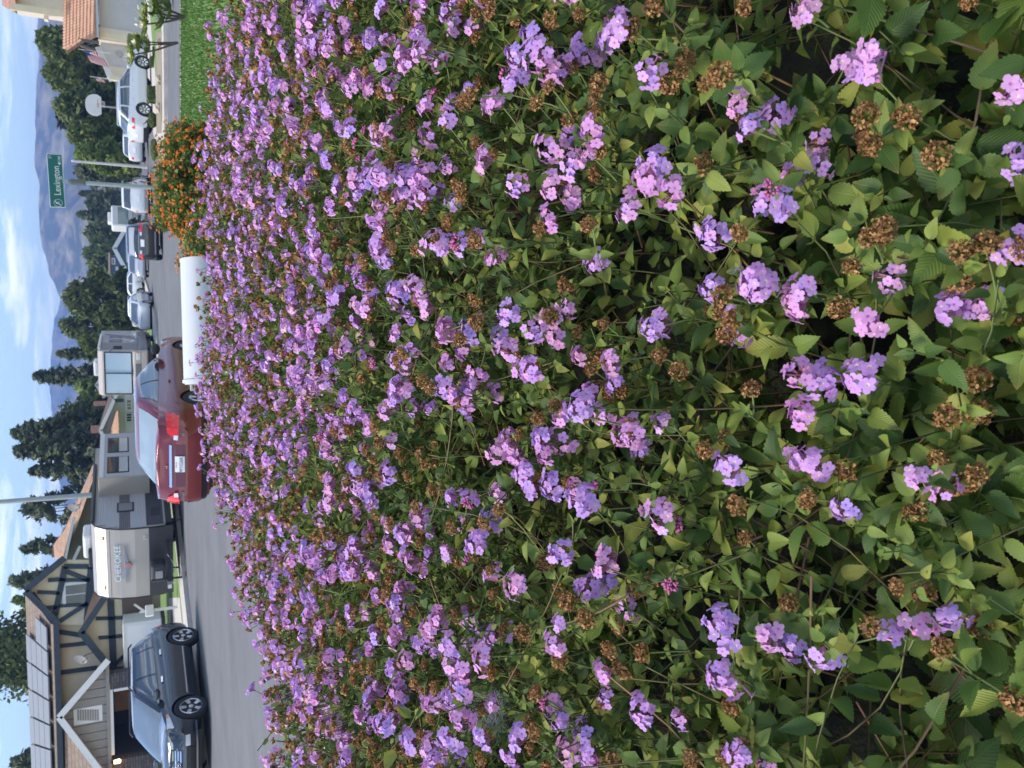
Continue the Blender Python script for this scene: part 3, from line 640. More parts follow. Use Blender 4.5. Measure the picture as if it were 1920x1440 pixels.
class Car:
    def __init__(s, name, label, cat, loc, head, paint, Ln, Wd, Ht, top, belt_r, belt_f, roof_r, roof_f, wb, wr=.33, clear=.2, axle_r=None, group=None, glass=None, n=8.0, spokes=5, detail=True, rimmat=None, lower=None, tumble=.74, roofz=None):
        s.L, s.W, s.H = Ln, Wd, Ht; s.n = n; s.zt = sm(*zip(*top)); s.clear = clear; s.paint = paint
        s.root = empty(name, (loc[0], loc[1], loc[2] if len(loc) > 2 else 0), math.atan2(head[1], head[0]), label, cat, group)
        s.iny = sm([0, .12, .35, .6, .82, 1], [.90, .965, .995, 1.0, .975, .93]); s.inx = sm([0, .12, .4, .7, 1], [.972, .992, 1.0, .992, .965])
        ntau = 9; mb = MB(); xs = .955; ys = (1 - xs ** n) ** (1 / n)
        half_ = [((1 - (ys * (i + .5) / 6) ** n) ** (1 / n), ys * (i + .5) / 6) for i in range(6)] + [(x_, (1 - abs(x_) ** n) ** (1 / n)) for x_ in (.955, .93, .89, .83, .75, .66, .57, .48, .38, .28, .18, .08, -.02, -.12, -.22, -.32, -.42, -.52, -.62, -.72, -.80, -.87, -.92, -.955)] + [(-(1 - (ys * (i + .5) / 6) ** n) ** (1 / n), ys * (i + .5) / 6) for i in range(5, -1, -1)]
        outline = half_ + [(p_, -q_) for p_, q_ in half_[::-1]]; nphi = len(outline)
        def ring(tau):
            return [(Ln / 2 * p_ * s.inx(tau), Wd / 2 * q_ * s.iny(tau), s.z(Ln / 2 * p_ * s.inx(tau), tau)) for p_, q_ in outline]
        vs = []
        for j in range(ntau): vs += ring(j / (ntau - 1))
        fs = [(j * nphi + k, j * nphi + (k + 1) % nphi, (j + 1) * nphi + (k + 1) % nphi, (j + 1) * nphi + k) for j in range(ntau - 1) for k in range(nphi)]
        top_ = vs[-nphi:]; half = nphi // 2; base = (ntau - 1) * nphi; K = 6; idx = {}
        for k in range(half):
            a = top_[k]; b = top_[nphi - 1 - k]; idx[(k, 0)] = base + k; idx[(k, K)] = base + nphi - 1 - k
            for q in range(1, K):
                t = q / K; e = min(k, half - 1 - k) / 3
                idx[(k, q)] = len(vs); vs.append((a[0] * (1 - t) + b[0] * t, a[1] * (1 - t) + b[1] * t, a[2] + .055 * 4 * t * (1 - t) * min(1, e)))
        for k in range(half - 1):
            for q in range(K): fs.append((idx[(k, q)], idx[(k + 1, q)], idx[(k + 1, q + 1)], idx[(k, q + 1)]))
        fs.append(tuple(range(nphi)))
        mb.add(vs, fs); s.body = mb.build('body', paint, s.root, True)
        s.ax_r = axle_r if axle_r is not None else -wb / 2; s.ax = (s.ax_r, s.ax_r + wb)
        if detail:
            cut = []
            for ax in s.ax:
                for sg in (-1, 1):
                    c = MB().lathe([(wr * 1.13, -.22), (wr * 1.13, .22)], (ax, sg * (Wd / 2 - .08), wr), 'y', 28).build('cut', BLACK, s.root); cut.append(c)
            carve(s.body, cut)
        # greenhouse
        s.g = (belt_r, belt_f, roof_r, roof_f); s.wb_, s.wt_ = Wd / 2 * .90, Wd / 2 * tumble; s.gn = 7.0
        mb = MB(); ngp = 40; lev = [0, .2, .4, .6, .8, .92, 1.0]
        vs = []
        for t in lev:
            for k in range(ngp):
                a = 2 * math.pi * (k + .5) / ngp; c, q = math.cos(a), math.sin(a)
                vs.append(s.gp(math.copysign(abs(c) ** (2 / s.gn), c), math.copysign(abs(q) ** (2 / s.gn), q), t))
        for sc, dz in ((.86, .03), (.6, .05), (.25, .06)):
            for k in range(ngp):
                p = vs[(len(lev) - 1) * ngp + k]; mx_ = (roof_r + roof_f) / 2
                vs.append((mx_ + (p[0] - mx_) * sc, p[1] * sc, p[2] + dz))
        nl = len(lev) + 3
        fs = [(j * ngp + k, j * ngp + (k + 1) % ngp, (j + 1) * ngp + (k + 1) % ngp, (j + 1) * ngp + k) for j in range(nl - 1) for k in range(ngp)] + [tuple((nl - 1) * ngp + k for k in range(ngp)), tuple(range(ngp))[::-1]]
        s.cabin = mb.add(vs, fs).build('cabin', paint, s.root, True)
        for ax in s.ax:
            for sg in (-1, 1): s.wheel(ax, sg, wr, spokes if detail else 0, rimmat or ALLOY)
        if detail: MB().box(-Ln / 2 + .35, Ln / 2 - .35, -Wd / 2 + .25, Wd / 2 - .25, clear * .75, clear + .25).build('underbody', BLACK, s.root)
    def z(s, x, tau): return s.clear + (.06 if abs(x) > s.L * .42 else 0) + tau * (s.zt(x) - s.clear)
    def gp(s, cx, cy, t, off=0.0):
        br, bf, rr, rf = s.g; e = t ** 1.08
        x0 = br + (rr - br) * e; x1 = bf + (rf - bf) * e; w = s.wb_ + (s.wt_ - s.wb_) * t + .035 * 4 * t * (1 - t)
        x = (x0 + x1) / 2 + (x1 - x0) / 2 * cx; zb = s.zt(min(max(x, -s.L / 2), s.L / 2)) - .05
        return (x + off * (cx if abs(cx) > .97 else 0), w * cy + math.copysign(off, cy) * (abs(cy) > .5), zb + (s.H - .06 - zb) * t)
    def glass_side(s, x0, x1, t0, t1, sg, x0t=None, x1t=None, mt=None, name='side_window'):
        """pane on the cabin flank between x0..x1 (x at bottom; x0t/x1t at top)"""
        x0t = x0 if x0t is None else x0t; x1t = x1 if x1t is None else x1t
        def fn(u, v):
            t = t0 + (t1 - t0) * v; br, bf, rr, rf = s.g; e = t ** 1.08; a0 = br + (rr - br) * e; a1 = bf + (rf - bf) * e
            x = (x0 + (x0t - x0) * v) * (1 - u) + (x1 + (x1t - x1) * v) * u; cx = (x - (a0 + a1) / 2) / ((a1 - a0) / 2); cx = max(-.995, min(.995, cx)); cy = (1 - abs(cx) ** s.gn) ** (1 / s.gn)
            p = s.gp(cx, cy * sg, t); return (p[0], p[1] + .008 * sg, p[2])
        return MB().grid(fn, 8, 5).build(name, mt or GLASSCAR, s.root, True, fix=False)
    def glass_end(s, end, q, t0, t1, mt=None, name=None, qt=None):
        qt = q if qt is None else qt
        def fn(u, v):
            t = t0 + (t1 - t0) * v; qq = (q + (qt - q) * v) * (2 * u - 1); cx = (1 - abs(qq) ** s.gn) ** (1 / s.gn) * end
            p = s.gp(cx, qq, t); return (p[0] + .008 * end, p[1], p[2] + .006)
        return MB().grid(fn, 10, 6).build(name or ('windscreen' if end > 0 else 'rear_window'), mt or GLASSCAR, s.root, True, fix=False)
    def surf(s, end, y, zv, off=.006):
        """point on the front (+1) or rear (-1) face"""
        q = abs(y) / (s.W / 2); zmax = s.zt(end * s.L / 2 * .96); tau = min(1, max(0, (zv - s.clear - .06) / max(.05, zmax - s.clear - .06)))
        q = min(.972, q / s.iny(tau)); x = end * s.L / 2 * s.inx(tau) * (1 - q ** s.n) ** (1 / s.n)
        return (x + off * end, y + math.copysign(off * (q > .9), y), zv)
    def patch(s, name, end, quad, mt, off=.008, nu=6, nv=4, parent=None):
        (ya, za_), (yb, zb_), (yc, zc), (yd, zd) = quad
        def fn(u, v):
            y = (ya * (1 - u) + yb * u) * (1 - v) + (yd * (1 - u) + yc * u) * v; zz_ = (za_ * (1 - u) + zb_ * u) * (1 - v) + (zd * (1 - u) + zc * u) * v
            return s.surf(end, y, zz_, off)
        return MB().grid(fn, nu, nv).build(name, mt, parent or s.root, True, fix=False)
    def flank(s, x, zv, sg, off=.006):
        zt = s.zt(x); tau = min(1, max(0, (zv - s.clear) / (zt - s.clear))); q = min(.999, abs(x) / (s.L / 2 * s.inx(tau))); y = s.W / 2 * s.iny(tau) * (1 - q ** s.n) ** (1 / s.n)
        return (x, sg * (y + off), zv)
    def fpatch(s, name, sg, quad, mt, off=.008, nu=6, nv=4, parent=None):
        (ya, za_), (yb, zb_), (yc, zc), (yd, zd) = quad
        def fn(u, v):
            y = (ya * (1 - u) + yb * u) * (1 - v) + (yd * (1 - u) + yc * u) * v; zz_ = (za_ * (1 - u) + zb_ * u) * (1 - v) + (zd * (1 - u) + zc * u) * v
            return s.flank(y, zz_, sg, off)
        return MB().grid(fn, nu, nv).build(name, mt, parent or s.root, True, fix=False)
    def wheel(s, ax, sg, r, spokes, rm):
        y = sg * (s.W / 2 - .10); w = empty('wheel'); w.parent = s.root; w.location = (ax, y, r); del_ = w
        MB().lathe([(r * .62, -.09), (r * .9, -.105), (r, -.07), (r, .07), (r * .9, .105), (r * .62, .09)], axis='y', n=28).build('tyre', RUBBER, w, True)
        if not spokes:
            MB().lathe([(.02, sg * .06), (r * .62, sg * .085), (r * .66, sg * .10), (r * .1, sg * .075)], axis='y', n=16).build('rim', rm, w, True); return
        rim = MB().lathe([(r * .60, -.02 * sg), (r * .68, .095 * sg), (r * .64, .107 * sg), (r * .58, .06 * sg)], axis='y', n=28)
        for i in range(spokes):
            a = 2 * math.pi * i / spokes + .3; c, q = math.cos(a), math.sin(a)
            for da in (-.13, .13):
                rim.bar((c * .04, .07 * sg, q * .04), (math.cos(a + da) * r * .62, .085 * sg, math.sin(a + da) * r * .62), .045, .03, up=(0, 1, 0))
        rim.lathe([(.02, .10 * sg), (.055, .095 * sg), (.07, .05 * sg)], axis='y', n=12); rim.build('rim', rm, w)
        MB().lathe([(r * .5, -.03 * sg), (r * .6, -.02 * sg), (.05, -.02 * sg)], axis='y', n=18).build('brake_disc', BLACK, w)
REDL = mat('tail_lens_red', (.75, .02, .012), .12, coat=.6); AMBER = mat('amber_lens', (.8, .28, .03), .15, coat=1); CLEARL = mat('clear_lens', (.62, .64, .66), .10, coat=1.0); PLATE = mat('licence_plate', (.75, .76, .78), .4); PLTXT = mat('plate_ink', (.02, .04, .16), .6)
MAROON = mat('maroon_paint', (.16, .006, .010), .28, metal=.3, coat=1.0); GRAPH = mat('graphite_paint', (.028, .033, .045), .16, metal=.4, coat=1.0); CARWH = mat('white_car_paint', (.60, .62, .65), .3, coat=1.0); BLKP = mat('black_car_paint', (.013, .014, .017), .2, coat=1.0); SILV = mat('silver_paint', (.48, .5, .53), .3, metal=.5, coat=1.0)
REFLW = mat('rear_glass', (.22, .27, .28), .06, spec=1.0, coat=1.0)

# ---- maroon sedan parked at the kerb beyond the mailbox
c = Car('sedan', 'maroon sedan parked beyond the white mailbox, seen from behind', 'car', (-.36, 17.3), (HX, HY), MAROON, 4.62, 1.80, 1.46,
        [(-2.31, .96), (-2.2, 1.02), (-1.7, 1.07), (-1.0, 1.04), (0, .99), (1.0, .97), (1.5, .92), (2.05, .80), (2.31, .66)], -1.98, 1.42, -1.02, .38, 2.70, .325, .19, axle_r=-1.32)
rw = c.glass_end(-1, .84, .10, .93, REFLW, qt=.86)
for sg in (-1, 1):
    c.glass_side(-1.30, -.36, .14, .86, sg, -.86, -.30); c.glass_side(-.28, .95, .14, .86, sg, -.26, .30)
    c.fpatch('door_handle', sg, [(-.55, .82), (-.33, .82), (-.33, .86), (-.55, .86)], MAROON, .03)
    t = c.patch('tail_light', -1, [(sg * .50, .79), (sg * .845, .75), (sg * .835, .965), (sg * .64, .955)], REDL, .035, 14, 5)
    c.fpatch('tail_light', sg, [(-2.12, .76), (-1.93, .83), (-1.97, .92), (-2.12, .955)], REDL, .02)
    c.patch('reverse_lamp', -1, [(sg * .52, .79), (sg * .61, .78), (sg * .61, .85), (sg * .53, .855)], CLEARL, .045, 2, 2)
    m_ = MB().lathe([(.02, -.09), (.085, -.07), (.10, 0), (.085, .07), (.02, .09)], axis='x', n=14).build('mirror', BLACK, c.root, True); m_.location = (.88, sg * 1.0, 1.03); m_.scale = (.7, 1.25, .9)
c.patch('chrome_bar', -1, [(-.42, .885), (.42, .885), (.42, .925), (-.42, .925)], CHROME, .03, 8, 2)
c.patch('plate_recess', -1, [(-.42, .66), (.42, .66), (.42, .87), (-.42, .87)], mat('recess_maroon', (.10, .02, .035), .35), .004, 8, 2)
pl = c.patch('number_plate', -1, [(-.20, .675), (.11, .675), (.11, .835), (-.20, .835)], PLATE, .02, 2, 2)
Mrear = lambda x, y, z: Matrix.Translation((x, y, z)) @ Matrix.Rotation(-math.pi / 2, 4, 'Z') @ Matrix.Rotation(math.pi / 2, 4, 'X')
text('plate_number', '9PTG268', .075, Mrear(-2.337, -.045, .735), PLTXT, c.root); text('plate_number', 'California', .03, Mrear(-2.337, -.045, .815), mat('plate_red', (.5, .05, .05), .6), c.root)
text('badge', 'H', .07, Mrear(-2.30, -.0, .965), CHROME, c.root, .006); text('badge', 'ACCORD', .045, Mrear(-2.325, .60, .70), CHROME, c.root, .004); text('badge', 'EX', .05, Mrear(-2.325, -.63, .70), CHROME, c.root, .004)
c.patch('bumper', -1, [(-.88, .40), (.88, .40), (.88, .63), (-.88, .63)], MAROON, .05, 14, 3)
c.patch('bumper_trim', -1, [(-.86, .30), (.86, .30), (.86, .385), (-.86, .385)], BLACK, .02, 14, 2)

# ---- graphite SUV at the left kerb, nose towards us
c = Car('suv', 'graphite SUV with five spoke wheels facing us at the left kerb', 'car', (-7.9, 22.35), (-.335, -.942), GRAPH, 4.72, 1.93, 1.70,
        [(-2.36, .98), (-2.15, 1.1), (-1.2, 1.10), (0, 1.07), (1.0, 1.06), (1.45, 1.03), (2.0, .93), (2.36, .76)], -2.22, 1.42, -1.75, .30, 2.86, .385, .24, axle_r=-1.42, tumble=.72)
c.glass_end(1, .86, .07, .93, mat('windscreen_glass', (.06, .08, .09), .04, spec=1, coat=1)); c.glass_end(-1, .8, .2, .85)
for sg in (-1, 1):
    c.glass_side(-2.0, -1.25, .18, .84, sg, -1.68, -1.2); c.glass_side(-1.17, -.12, .14, .86, sg, -1.15, -.16); c.glass_side(-.04, 1.12, .12, .86, sg, -.06, .30)
    c.fpatch('window_trim', sg, [(-2.0, 1.105), (1.2, 1.075), (1.2, 1.10), (-2.0, 1.13)], CHROME, -.05, 16, 1)
    for x in (-.95, .15): c.fpatch('door_handle', sg, [(x, .96), (x + .22, .96), (x + .22, 1.0), (x, 1.0)], CHROME, .03)
    c.fpatch('sill_trim', sg, [(-.95, .42), (.95, .42), (.95, .455), (-.95, .455)], CHROME, .012, 8, 1)
    h = c.patch('headlight', 1, [(sg * .50, .74), (sg * .90, .80), (sg * .915, .95), (sg * .54, .88)], CLEARL, .012, 8, 4)
    c.fpatch('headlight', sg, [(2.02, .79), (1.62, .88), (1.68, .94), (2.04, .95)], CLEARL, .01)
    c.fpatch('indicator', sg, [(1.66, .88), (1.55, .90), (1.58, .95), (1.69, .94)], AMBER, .014, 2, 2)
    c.patch('fog_lamp', 1, [(sg * .62, .46), (sg * .84, .46), (sg * .84, .56), (sg * .62, .56)], CLEARL, .014, 4, 2)
    c.fpatch('tail_light', sg, [(-2.16, .92), (-1.98, .95), (-2.0, 1.03), (-2.16, 1.02)], REDL, .016)
    m_ = MB().lathe([(.02, -.1), (.1, -.08), (.115, 0), (.1, .08), (.02, .1)], axis='x', n=14).build('mirror', GRAPH, c.root, True); m_.location = (.92, sg * 1.05, 1.13); m_.scale = (.7, 1.2, .85)
    MB().tube([(-1.7, sg * .70, 1.66), (-1.55, sg * .70, 1.73), (.05, sg * .70, 1.73), (.2, sg * .70, 1.66)], .022, 6).build('roof_rail', BLACK, c.root)
gr = c.patch('grille', 1, [(-.50, .64), (.50, .64), (.50, .87), (-.50, .87)], BLACK, .006, 8, 3)
for k in range(4): c.patch('grille_bar', 1, [(-.49, .66 + k * .055), (.49, .66 + k * .055), (.49, .685 + k * .055), (-.49, .685 + k * .055)], CHROME, .02, 8, 1, gr)
em = MB().lathe([(.10, 0), (.12, .012), (.10, .02), (.085, .012)], axis='x', n=20).build('emblem', CHROME, gr, True); em.location = (2.40, 0, .77)
Mf = lambda x, y, z: Matrix.Translation((x, y, z)) @ Matrix.Rotation(math.pi / 2, 4, 'Z') @ Matrix.Rotation(math.pi / 2, 4, 'X')
text('emblem_letters', 'V', .10, Mf(2.408, 0, .81), CHROME, gr, .004); text('emblem_letters', 'W', .085, Mf(2.408, 0, .735), CHROME, gr, .004)
c.patch('lower_intake', 1, [(-.56, .34), (.56, .34), (.60, .55), (-.60, .55)], BLACK, .01, 8, 3)
c.patch('bumper_trim', 1, [(-.9, .29), (.9, .29), (.9, .33), (-.9, .33)], CHROME, .02, 12, 1)

# ---- white SUV in the driveway on the right
c = Car('suv', 'white SUV parked side on before the stucco house', 'car', (15.6, 45.9, .128), (.965, .26), CARWH, 4.75, 1.88, 1.62,
        [(-2.37, 1.0), (-2.2, 1.08), (-1.2, 1.05), (0, 1.01), (1.0, .98), (1.4, .95), (2.0, .86), (2.37, .70)], -2.2, 1.45, -1.55, .30, 2.78, .37, .22, axle_r=-1.38, spokes=7)
c.glass_end(1, .85, .08, .92); c.glass_end(-1, .8, .2, .85)
for sg in (-1, 1):
    c.glass_side(-1.95, -1.3, .2, .82, sg, -1.55, -1.25); c.glass_side(-1.22, -.15, .14, .84, sg, -1.15, -.2); c.glass_side(-.07, 1.12, .12, .84, sg, -.1, .30)
    c.fpatch('tail_light', sg, [(-2.16, .84), (-1.95, .88), (-1.98, .97), (-2.16, .98)], REDL, .016); c.patch('tail_light', -1, [(sg * .55, .84), (sg * .90, .84), (sg * .9, .98), (sg * .55, .98)], REDL, .012)
    c.fpatch('headlight', sg, [(2.1, .72), (1.75, .80), (1.78, .86), (2.12, .84)], CLEARL, .01)
    for x in (-.95, .15): c.fpatch('door_handle', sg, [(x, .88), (x + .2, .88), (x + .2, .91), (x, .91)], CHROME, .03)
    m_ = MB().box(-.07, .07, -.09, .09, -.07, .07).build('mirror', CARWH, c.root, bevel=.03); m_.location = (.95, sg * 1.02, 1.06)
    MB().tube([(-1.5, sg * .68, 1.58), (-1.4, sg * .68, 1.65), (.1, sg * .68, 1.65), (.25, sg * .68, 1.58)], .025, 6).build('roof_rail', CHROME, c.root)
c.patch('number_plate', -1, [(-.16, .72), (.16, .72), (.16, .86), (-.16, .86)], PLATE, .012, 2, 2); c.patch('bumper_trim', -1, [(-.85, .26), (.85, .26), (.85, .45), (-.85, .45)], BLACK, .012, 10, 2)

# ---- black hatchback on the right side of the street
c = Car('hatchback', 'black hatchback with red tail lights at the right kerb beyond the mailbox', 'car', (7.5, 41.6), (.33, .944), BLKP, 4.2, 1.72, 1.52,
        [(-2.1, 1.02), (-1.95, 1.1), (-1.0, 1.06), (0, 1.0), (1.0, .97), (1.3, .94), (1.8, .84), (2.1, .66)], -2.02, 1.35, -1.55, .3, 2.55, .33, .2, axle_r=-1.25, spokes=5)
c.glass_end(-1, .84, .06, .86, mat('hatch_glass', (.30, .33, .36), .08, spec=1, coat=1), qt=.86); c.glass_end(1, .84, .1, .9)
for sg in (-1, 1):
    c.glass_side(-1.6, -.3, .15, .84, sg, -1.3, -.3); c.glass_side(-.22, .95, .14, .84, sg, -.22, .28)
    c.patch('tail_light', -1, [(sg * .50, .86), (sg * .84, .84), (sg * .84, 1.0), (sg * .50, .98)], REDL, .016, 6, 3); c.patch('reverse_lamp', -1, [(sg * .34, .88), (sg * .49, .88), (sg * .49, .96), (sg * .34, .96)], CLEARL, .014, 3, 2)
c.patch('number_plate', -1, [(-.16, .78), (.16, .78), (.16, .93), (-.16, .93)], PLATE, .02, 2, 2); c.patch('bumper_strip', -1, [(-.55, .30), (.5, .30), (.5, .35), (-.55, .35)], SILV, .02, 8, 1)
c.patch('trim_strip', -1, [(-.80, .995), (.80, .995), (.80, 1.012), (-.80, 1.012)], CHROME, .02, 10, 1)

# ---- white minivan ahead of it
c = Car('minivan', 'white minivan parked ahead of the black hatchback', 'car', (12.5, 55.0), (.33, .944), CARWH, 4.6, 1.86, 1.72,
        [(-2.3, 1.04), (-2.2, 1.12), (-1.0, 1.08), (0, 1.05), (1.2, 1.02), (1.6, .95), (2.0, .86), (2.3, .7)], -2.24, 1.6, -1.95, .5, 2.8, .34, .2, axle_r=-1.35, spokes=5)
c.glass_end(-1, .8, .14, .86); c.glass_end(1, .84, .1, .9)
for sg in (-1, 1):
    c.glass_side(-1.9, -.9, .15, .84, sg); c.glass_side(-.8, .2, .15, .84, sg); c.glass_side(.3, 1.25, .14, .84, sg, .3, .5)
    c.patch('tail_light', -1, [(sg * .72, .85), (sg * .92, .85), (sg * .92, 1.05), (sg * .74, 1.05)], mat('dull_lens', (.42, .17, .1), .3), .014, 3, 3)
c.patch('bumper', -1, [(-.9, .28), (.9, .28), (.9, .46), (-.9, .46)], SILV, .02, 10, 2); c.patch('number_plate', -1, [(-.16, .72), (.16, .72), (.16, .86), (-.16, .86)], PLATE, .014, 2, 2)

# ---- smaller cars further off
def small_car(name, label, loc, head, paint, Ht=1.45, Ln=4.5, cat='car', glass=GLASSCAR, rear=True):
    c = Car(name, label, cat, loc, head, paint, Ln, 1.8, Ht, [(-Ln / 2, .9), (-Ln / 2 + .15, 1.0), (-1.2, 1.02), (0, .98), (1.0, .95), (1.9, .82), (Ln / 2, .62)], -Ln / 2 + .35, 1.4, -1.15, .35, 2.65, .33, .2, axle_r=-1.3, spokes=5)
    c.glass_end(1, .85, .1, .9, glass); c.glass_end(-1, .82, .12, .9, glass)
    for sg in (-1, 1):
        c.glass_side(-1.3, -.3, .15, .85, sg, -.95, -.3, glass); c.glass_side(-.2, .95, .15, .85, sg, -.2, .3, glass)
        c.patch('tail_light', -1, [(sg * .5, .78), (sg * .86, .78), (sg * .86, .92), (sg * .5, .92)], REDL, .014, 4, 2); c.patch('headlight', 1, [(sg * .5, .62), (sg * .84, .64), (sg * .84, .74), (sg * .5, .72)], CLEARL, .014, 4, 2)
    c.patch('number_plate', -1, [(-.16, .66), (.16, .66), (.16, .8), (-.16, .8)], PLATE, .014, 2, 2)
    return c
small_car('pickup_truck', 'dark vehicle with red tail light right of the white minivan', (at(270, 357, 62)[0], 62), (.33, .944), mat('slate_paint', (.06, .07, .09), .3, coat=1), 1.75, 4.8, 'truck')
small_car('sedan', 'white sedan parked nose right on the far left driveway', tuple(gnd(270, 566)[:2] * .86) + (.13,), (.80, -.45), CARWH)
small_car('sedan', 'white car nearest the blue house on the far left kerb', tuple(gnd(267, 523)[:2] * .80) + (.13,), (.80, -.35), CARWH)
small_car('sedan', 'pale grey car half hidden left of the black hatchback', tuple(gnd(270, 494)[:2] * .80), (-.25, -.96), SILV)
small_car('sedan', 'white car tucked behind the front right corner of the motorhome', (5.6, 58.5), (-.33, -.944), CARWH)
small_car('sedan', 'white car further back in the right driveway behind the thin pole', (17.5, 61, .13), (.5, .86), CARWH)
xl_, xr_ = at(250, 1264, 36.6)[0], at(250, 1167, 36.6)[0]; zt_ = at(231, 1215, 36.6)[2]
CT = empty('cargo_trailer', ((xl_ + xr_) / 2, 36.6, .13), 0, 'plain white box trailer standing between graphite SUV and brown garage door', 'trailer'); hw_ = (xr_ - xl_) / 2
MB().box(-hw_, hw_, 0, 1.6, .45, zt_ - .13).build('body', WHITE, CT, bevel=.04); MB().box(-hw_ + .12, hw_ - .12, -.012, 0, .62, zt_ - .30).build('side_panel', CARWH, CT); MB().box(-hw_, hw_, -.02, 0, zt_ - .20, zt_ - .15).build('rail', SILV, CT); MB().box(-hw_, hw_, .1, 1.5, .3, .45).build('chassis', BLACK, CT)
for sx in (-.35, .35): MB().lathe([(.15, -.09), (.3, -.1), (.31, 0), (.3, .1), (.15, .09)], c=(sx, .05, .31), axis='y', n=18).build('wheel', RUBBER, CT, True)

# ---- motorhome
MH = empty('motorhome', (*((at(290, 655, 50)[:2] + at(290, 745, 50)[:2]) / 2), 0), math.atan2(.975, .20) - math.pi / 2, 'tan and brown motorhome with big windscreen parked nose towards us', 'motorhome')
TAN = mat('motorhome_tan', (.42, .37, .33), .4, coat=.4, noise=.04, nscale=1); MBR = mat('motorhome_brown', (.13, .10, .09), .4, coat=.4)
# local frame: x right, y away from us along the body, z up
w = 1.27; MB().prism([(-w, .0, .95), (-w, .0, 1.25), (-w, .12, 1.4), (-w, .35, 2.9), (-w, .6, 3.12), (-w, 9, 3.12), (-w, 9, .55), (-w, .25, .55)], (2 * w, 0, 0)).build('body', TAN, MH, bevel=.06)
MB().prism([(-1.16, .135, 1.44), (1.16, .135, 1.44), (1.16, .335, 2.74), (-1.16, .335, 2.74)], (0, -.02, 0)).build('windscreen', mat('motorhome_windscreen', (.24, .36, .46), .05, spec=1, coat=1), MH)
MB().prism([(-.03, .11, 1.44), (.03, .11, 1.44), (.03, .31, 2.74), (-.03, .31, 2.74)], (0, -.015, 0)).build('centre_bar', BLACK, MH)
for a, b in (((-1.2, .12, 1.40), (1.2, .12, 1.40)), ((-1.2, .335, 2.78), (1.2, .335, 2.78)), ((-1.19, .12, 1.42), (-1.19, .33, 2.76)), ((1.19, .12, 1.42), (1.19, .33, 2.76))):
    MB().bar(a, b, .07, .06).build('windscreen_seal', BLACK, MH)
MB().box(-w - .01, w + .01, -.03, .1, .62, .9).build('bumper', TAN, MH, bevel=.04); gr = MB().box(-.55, .55, -.02, .02, .95, 1.2).build('grille', BLACK, MH)
for k in range(5): MB().box(-.53, .53, -.04, -.02, .97 + k * .045, .985 + k * .045).build('grille_bar', SILV, gr)
for sg in (-1, 1):
    MB().box(sg * .98 - .2, sg * .98 + .2, -.03, .05, .96, 1.16).build('headlight', CLEARL, MH, bevel=.03); MB().box(sg * 1.22 - .05, sg * 1.22 + .05, -.01, .08, 1.02, 1.2).build('indicator', AMBER, MH, bevel=.02)
    mm = MB().box(-.1, .1, -.06, .06, -.22, .22).build('mirror', BLACK, MH, bevel=.03); mm.location = (sg * 1.5, -.05, 2.1); MB().tube([(sg * 1.25, .15, 2.5), (sg * 1.48, -.05, 2.32)], .025, 6).build('mirror_arm', BLACK, MH)
    MB().tube([(sg * .1, .06, 1.36), (sg * .1 + .55, .1, 1.42)], .015, 5).build('wiper', BLACK, MH)
    for y in (1.5, 6.4):
        wl = empty('wheel'); wl.parent = MH; wl.location = (sg * 1.12, y, .42); MB().lathe([(.26, -.14), (.4, -.15), (.43, -.08), (.43, .08), (.4, .15), (.26, .14)], axis='x', n=22).build('tyre', RUBBER, wl, True); MB().lathe([(.03, sg * .12), (.26, sg * .10), (.27, sg * .05)], axis='x', n=18).build('rim', ALLOY, wl)
x = w
MB().box(x, x + .03, .7, 9, .56, 1.1).build('skirt', MBR, MH); MB().box(x, x + .025, .8, 3.2, 1.1, 2.95).build('slide_room', mat('motorhome_grey', (.24, .22, .21), .5), MH, bevel=.01)
for k, (y0, y1, z0, z1) in enumerate([(3.6, 4.8, 1.9, 2.6), (5.4, 6.6, 1.9, 2.6)]): MB().box(x, x + .02, y0, y1, z0, z1).build('side_window', GLASSDK, MH)
for k in range(3):
    MB().prism([(x + .001, 3.3 + k * 1.6, 1.15), (x + .001, 4.4 + k * 1.7, 1.15), (x + .001, 6.4 + k, 2.9), (x + .001, 5.9 + k, 2.9)], (.012 + .002 * k, 0, 0)).build('swoosh', SILV if k % 2 == 0 else MBR, MH)
MB().tube([(x + .07, .7, 3.05), (x + .07, 6.5, 3.05)], .08, 8).build('awning_roll', WHITE, MH)
MB().box(-.5, .4, 2.2, 3.2, 3.12, 3.4).build('roof_unit', WHITE, MH, bevel=.08); MB().box(-.2, .5, .9, 1.5, 3.12, 3.26).build('roof_vent', SILV, MH, bevel=.04)
MB().box(-w + .1, w - .1, .4, 8.8, .3, .56).build('chassis', BLACK, MH)

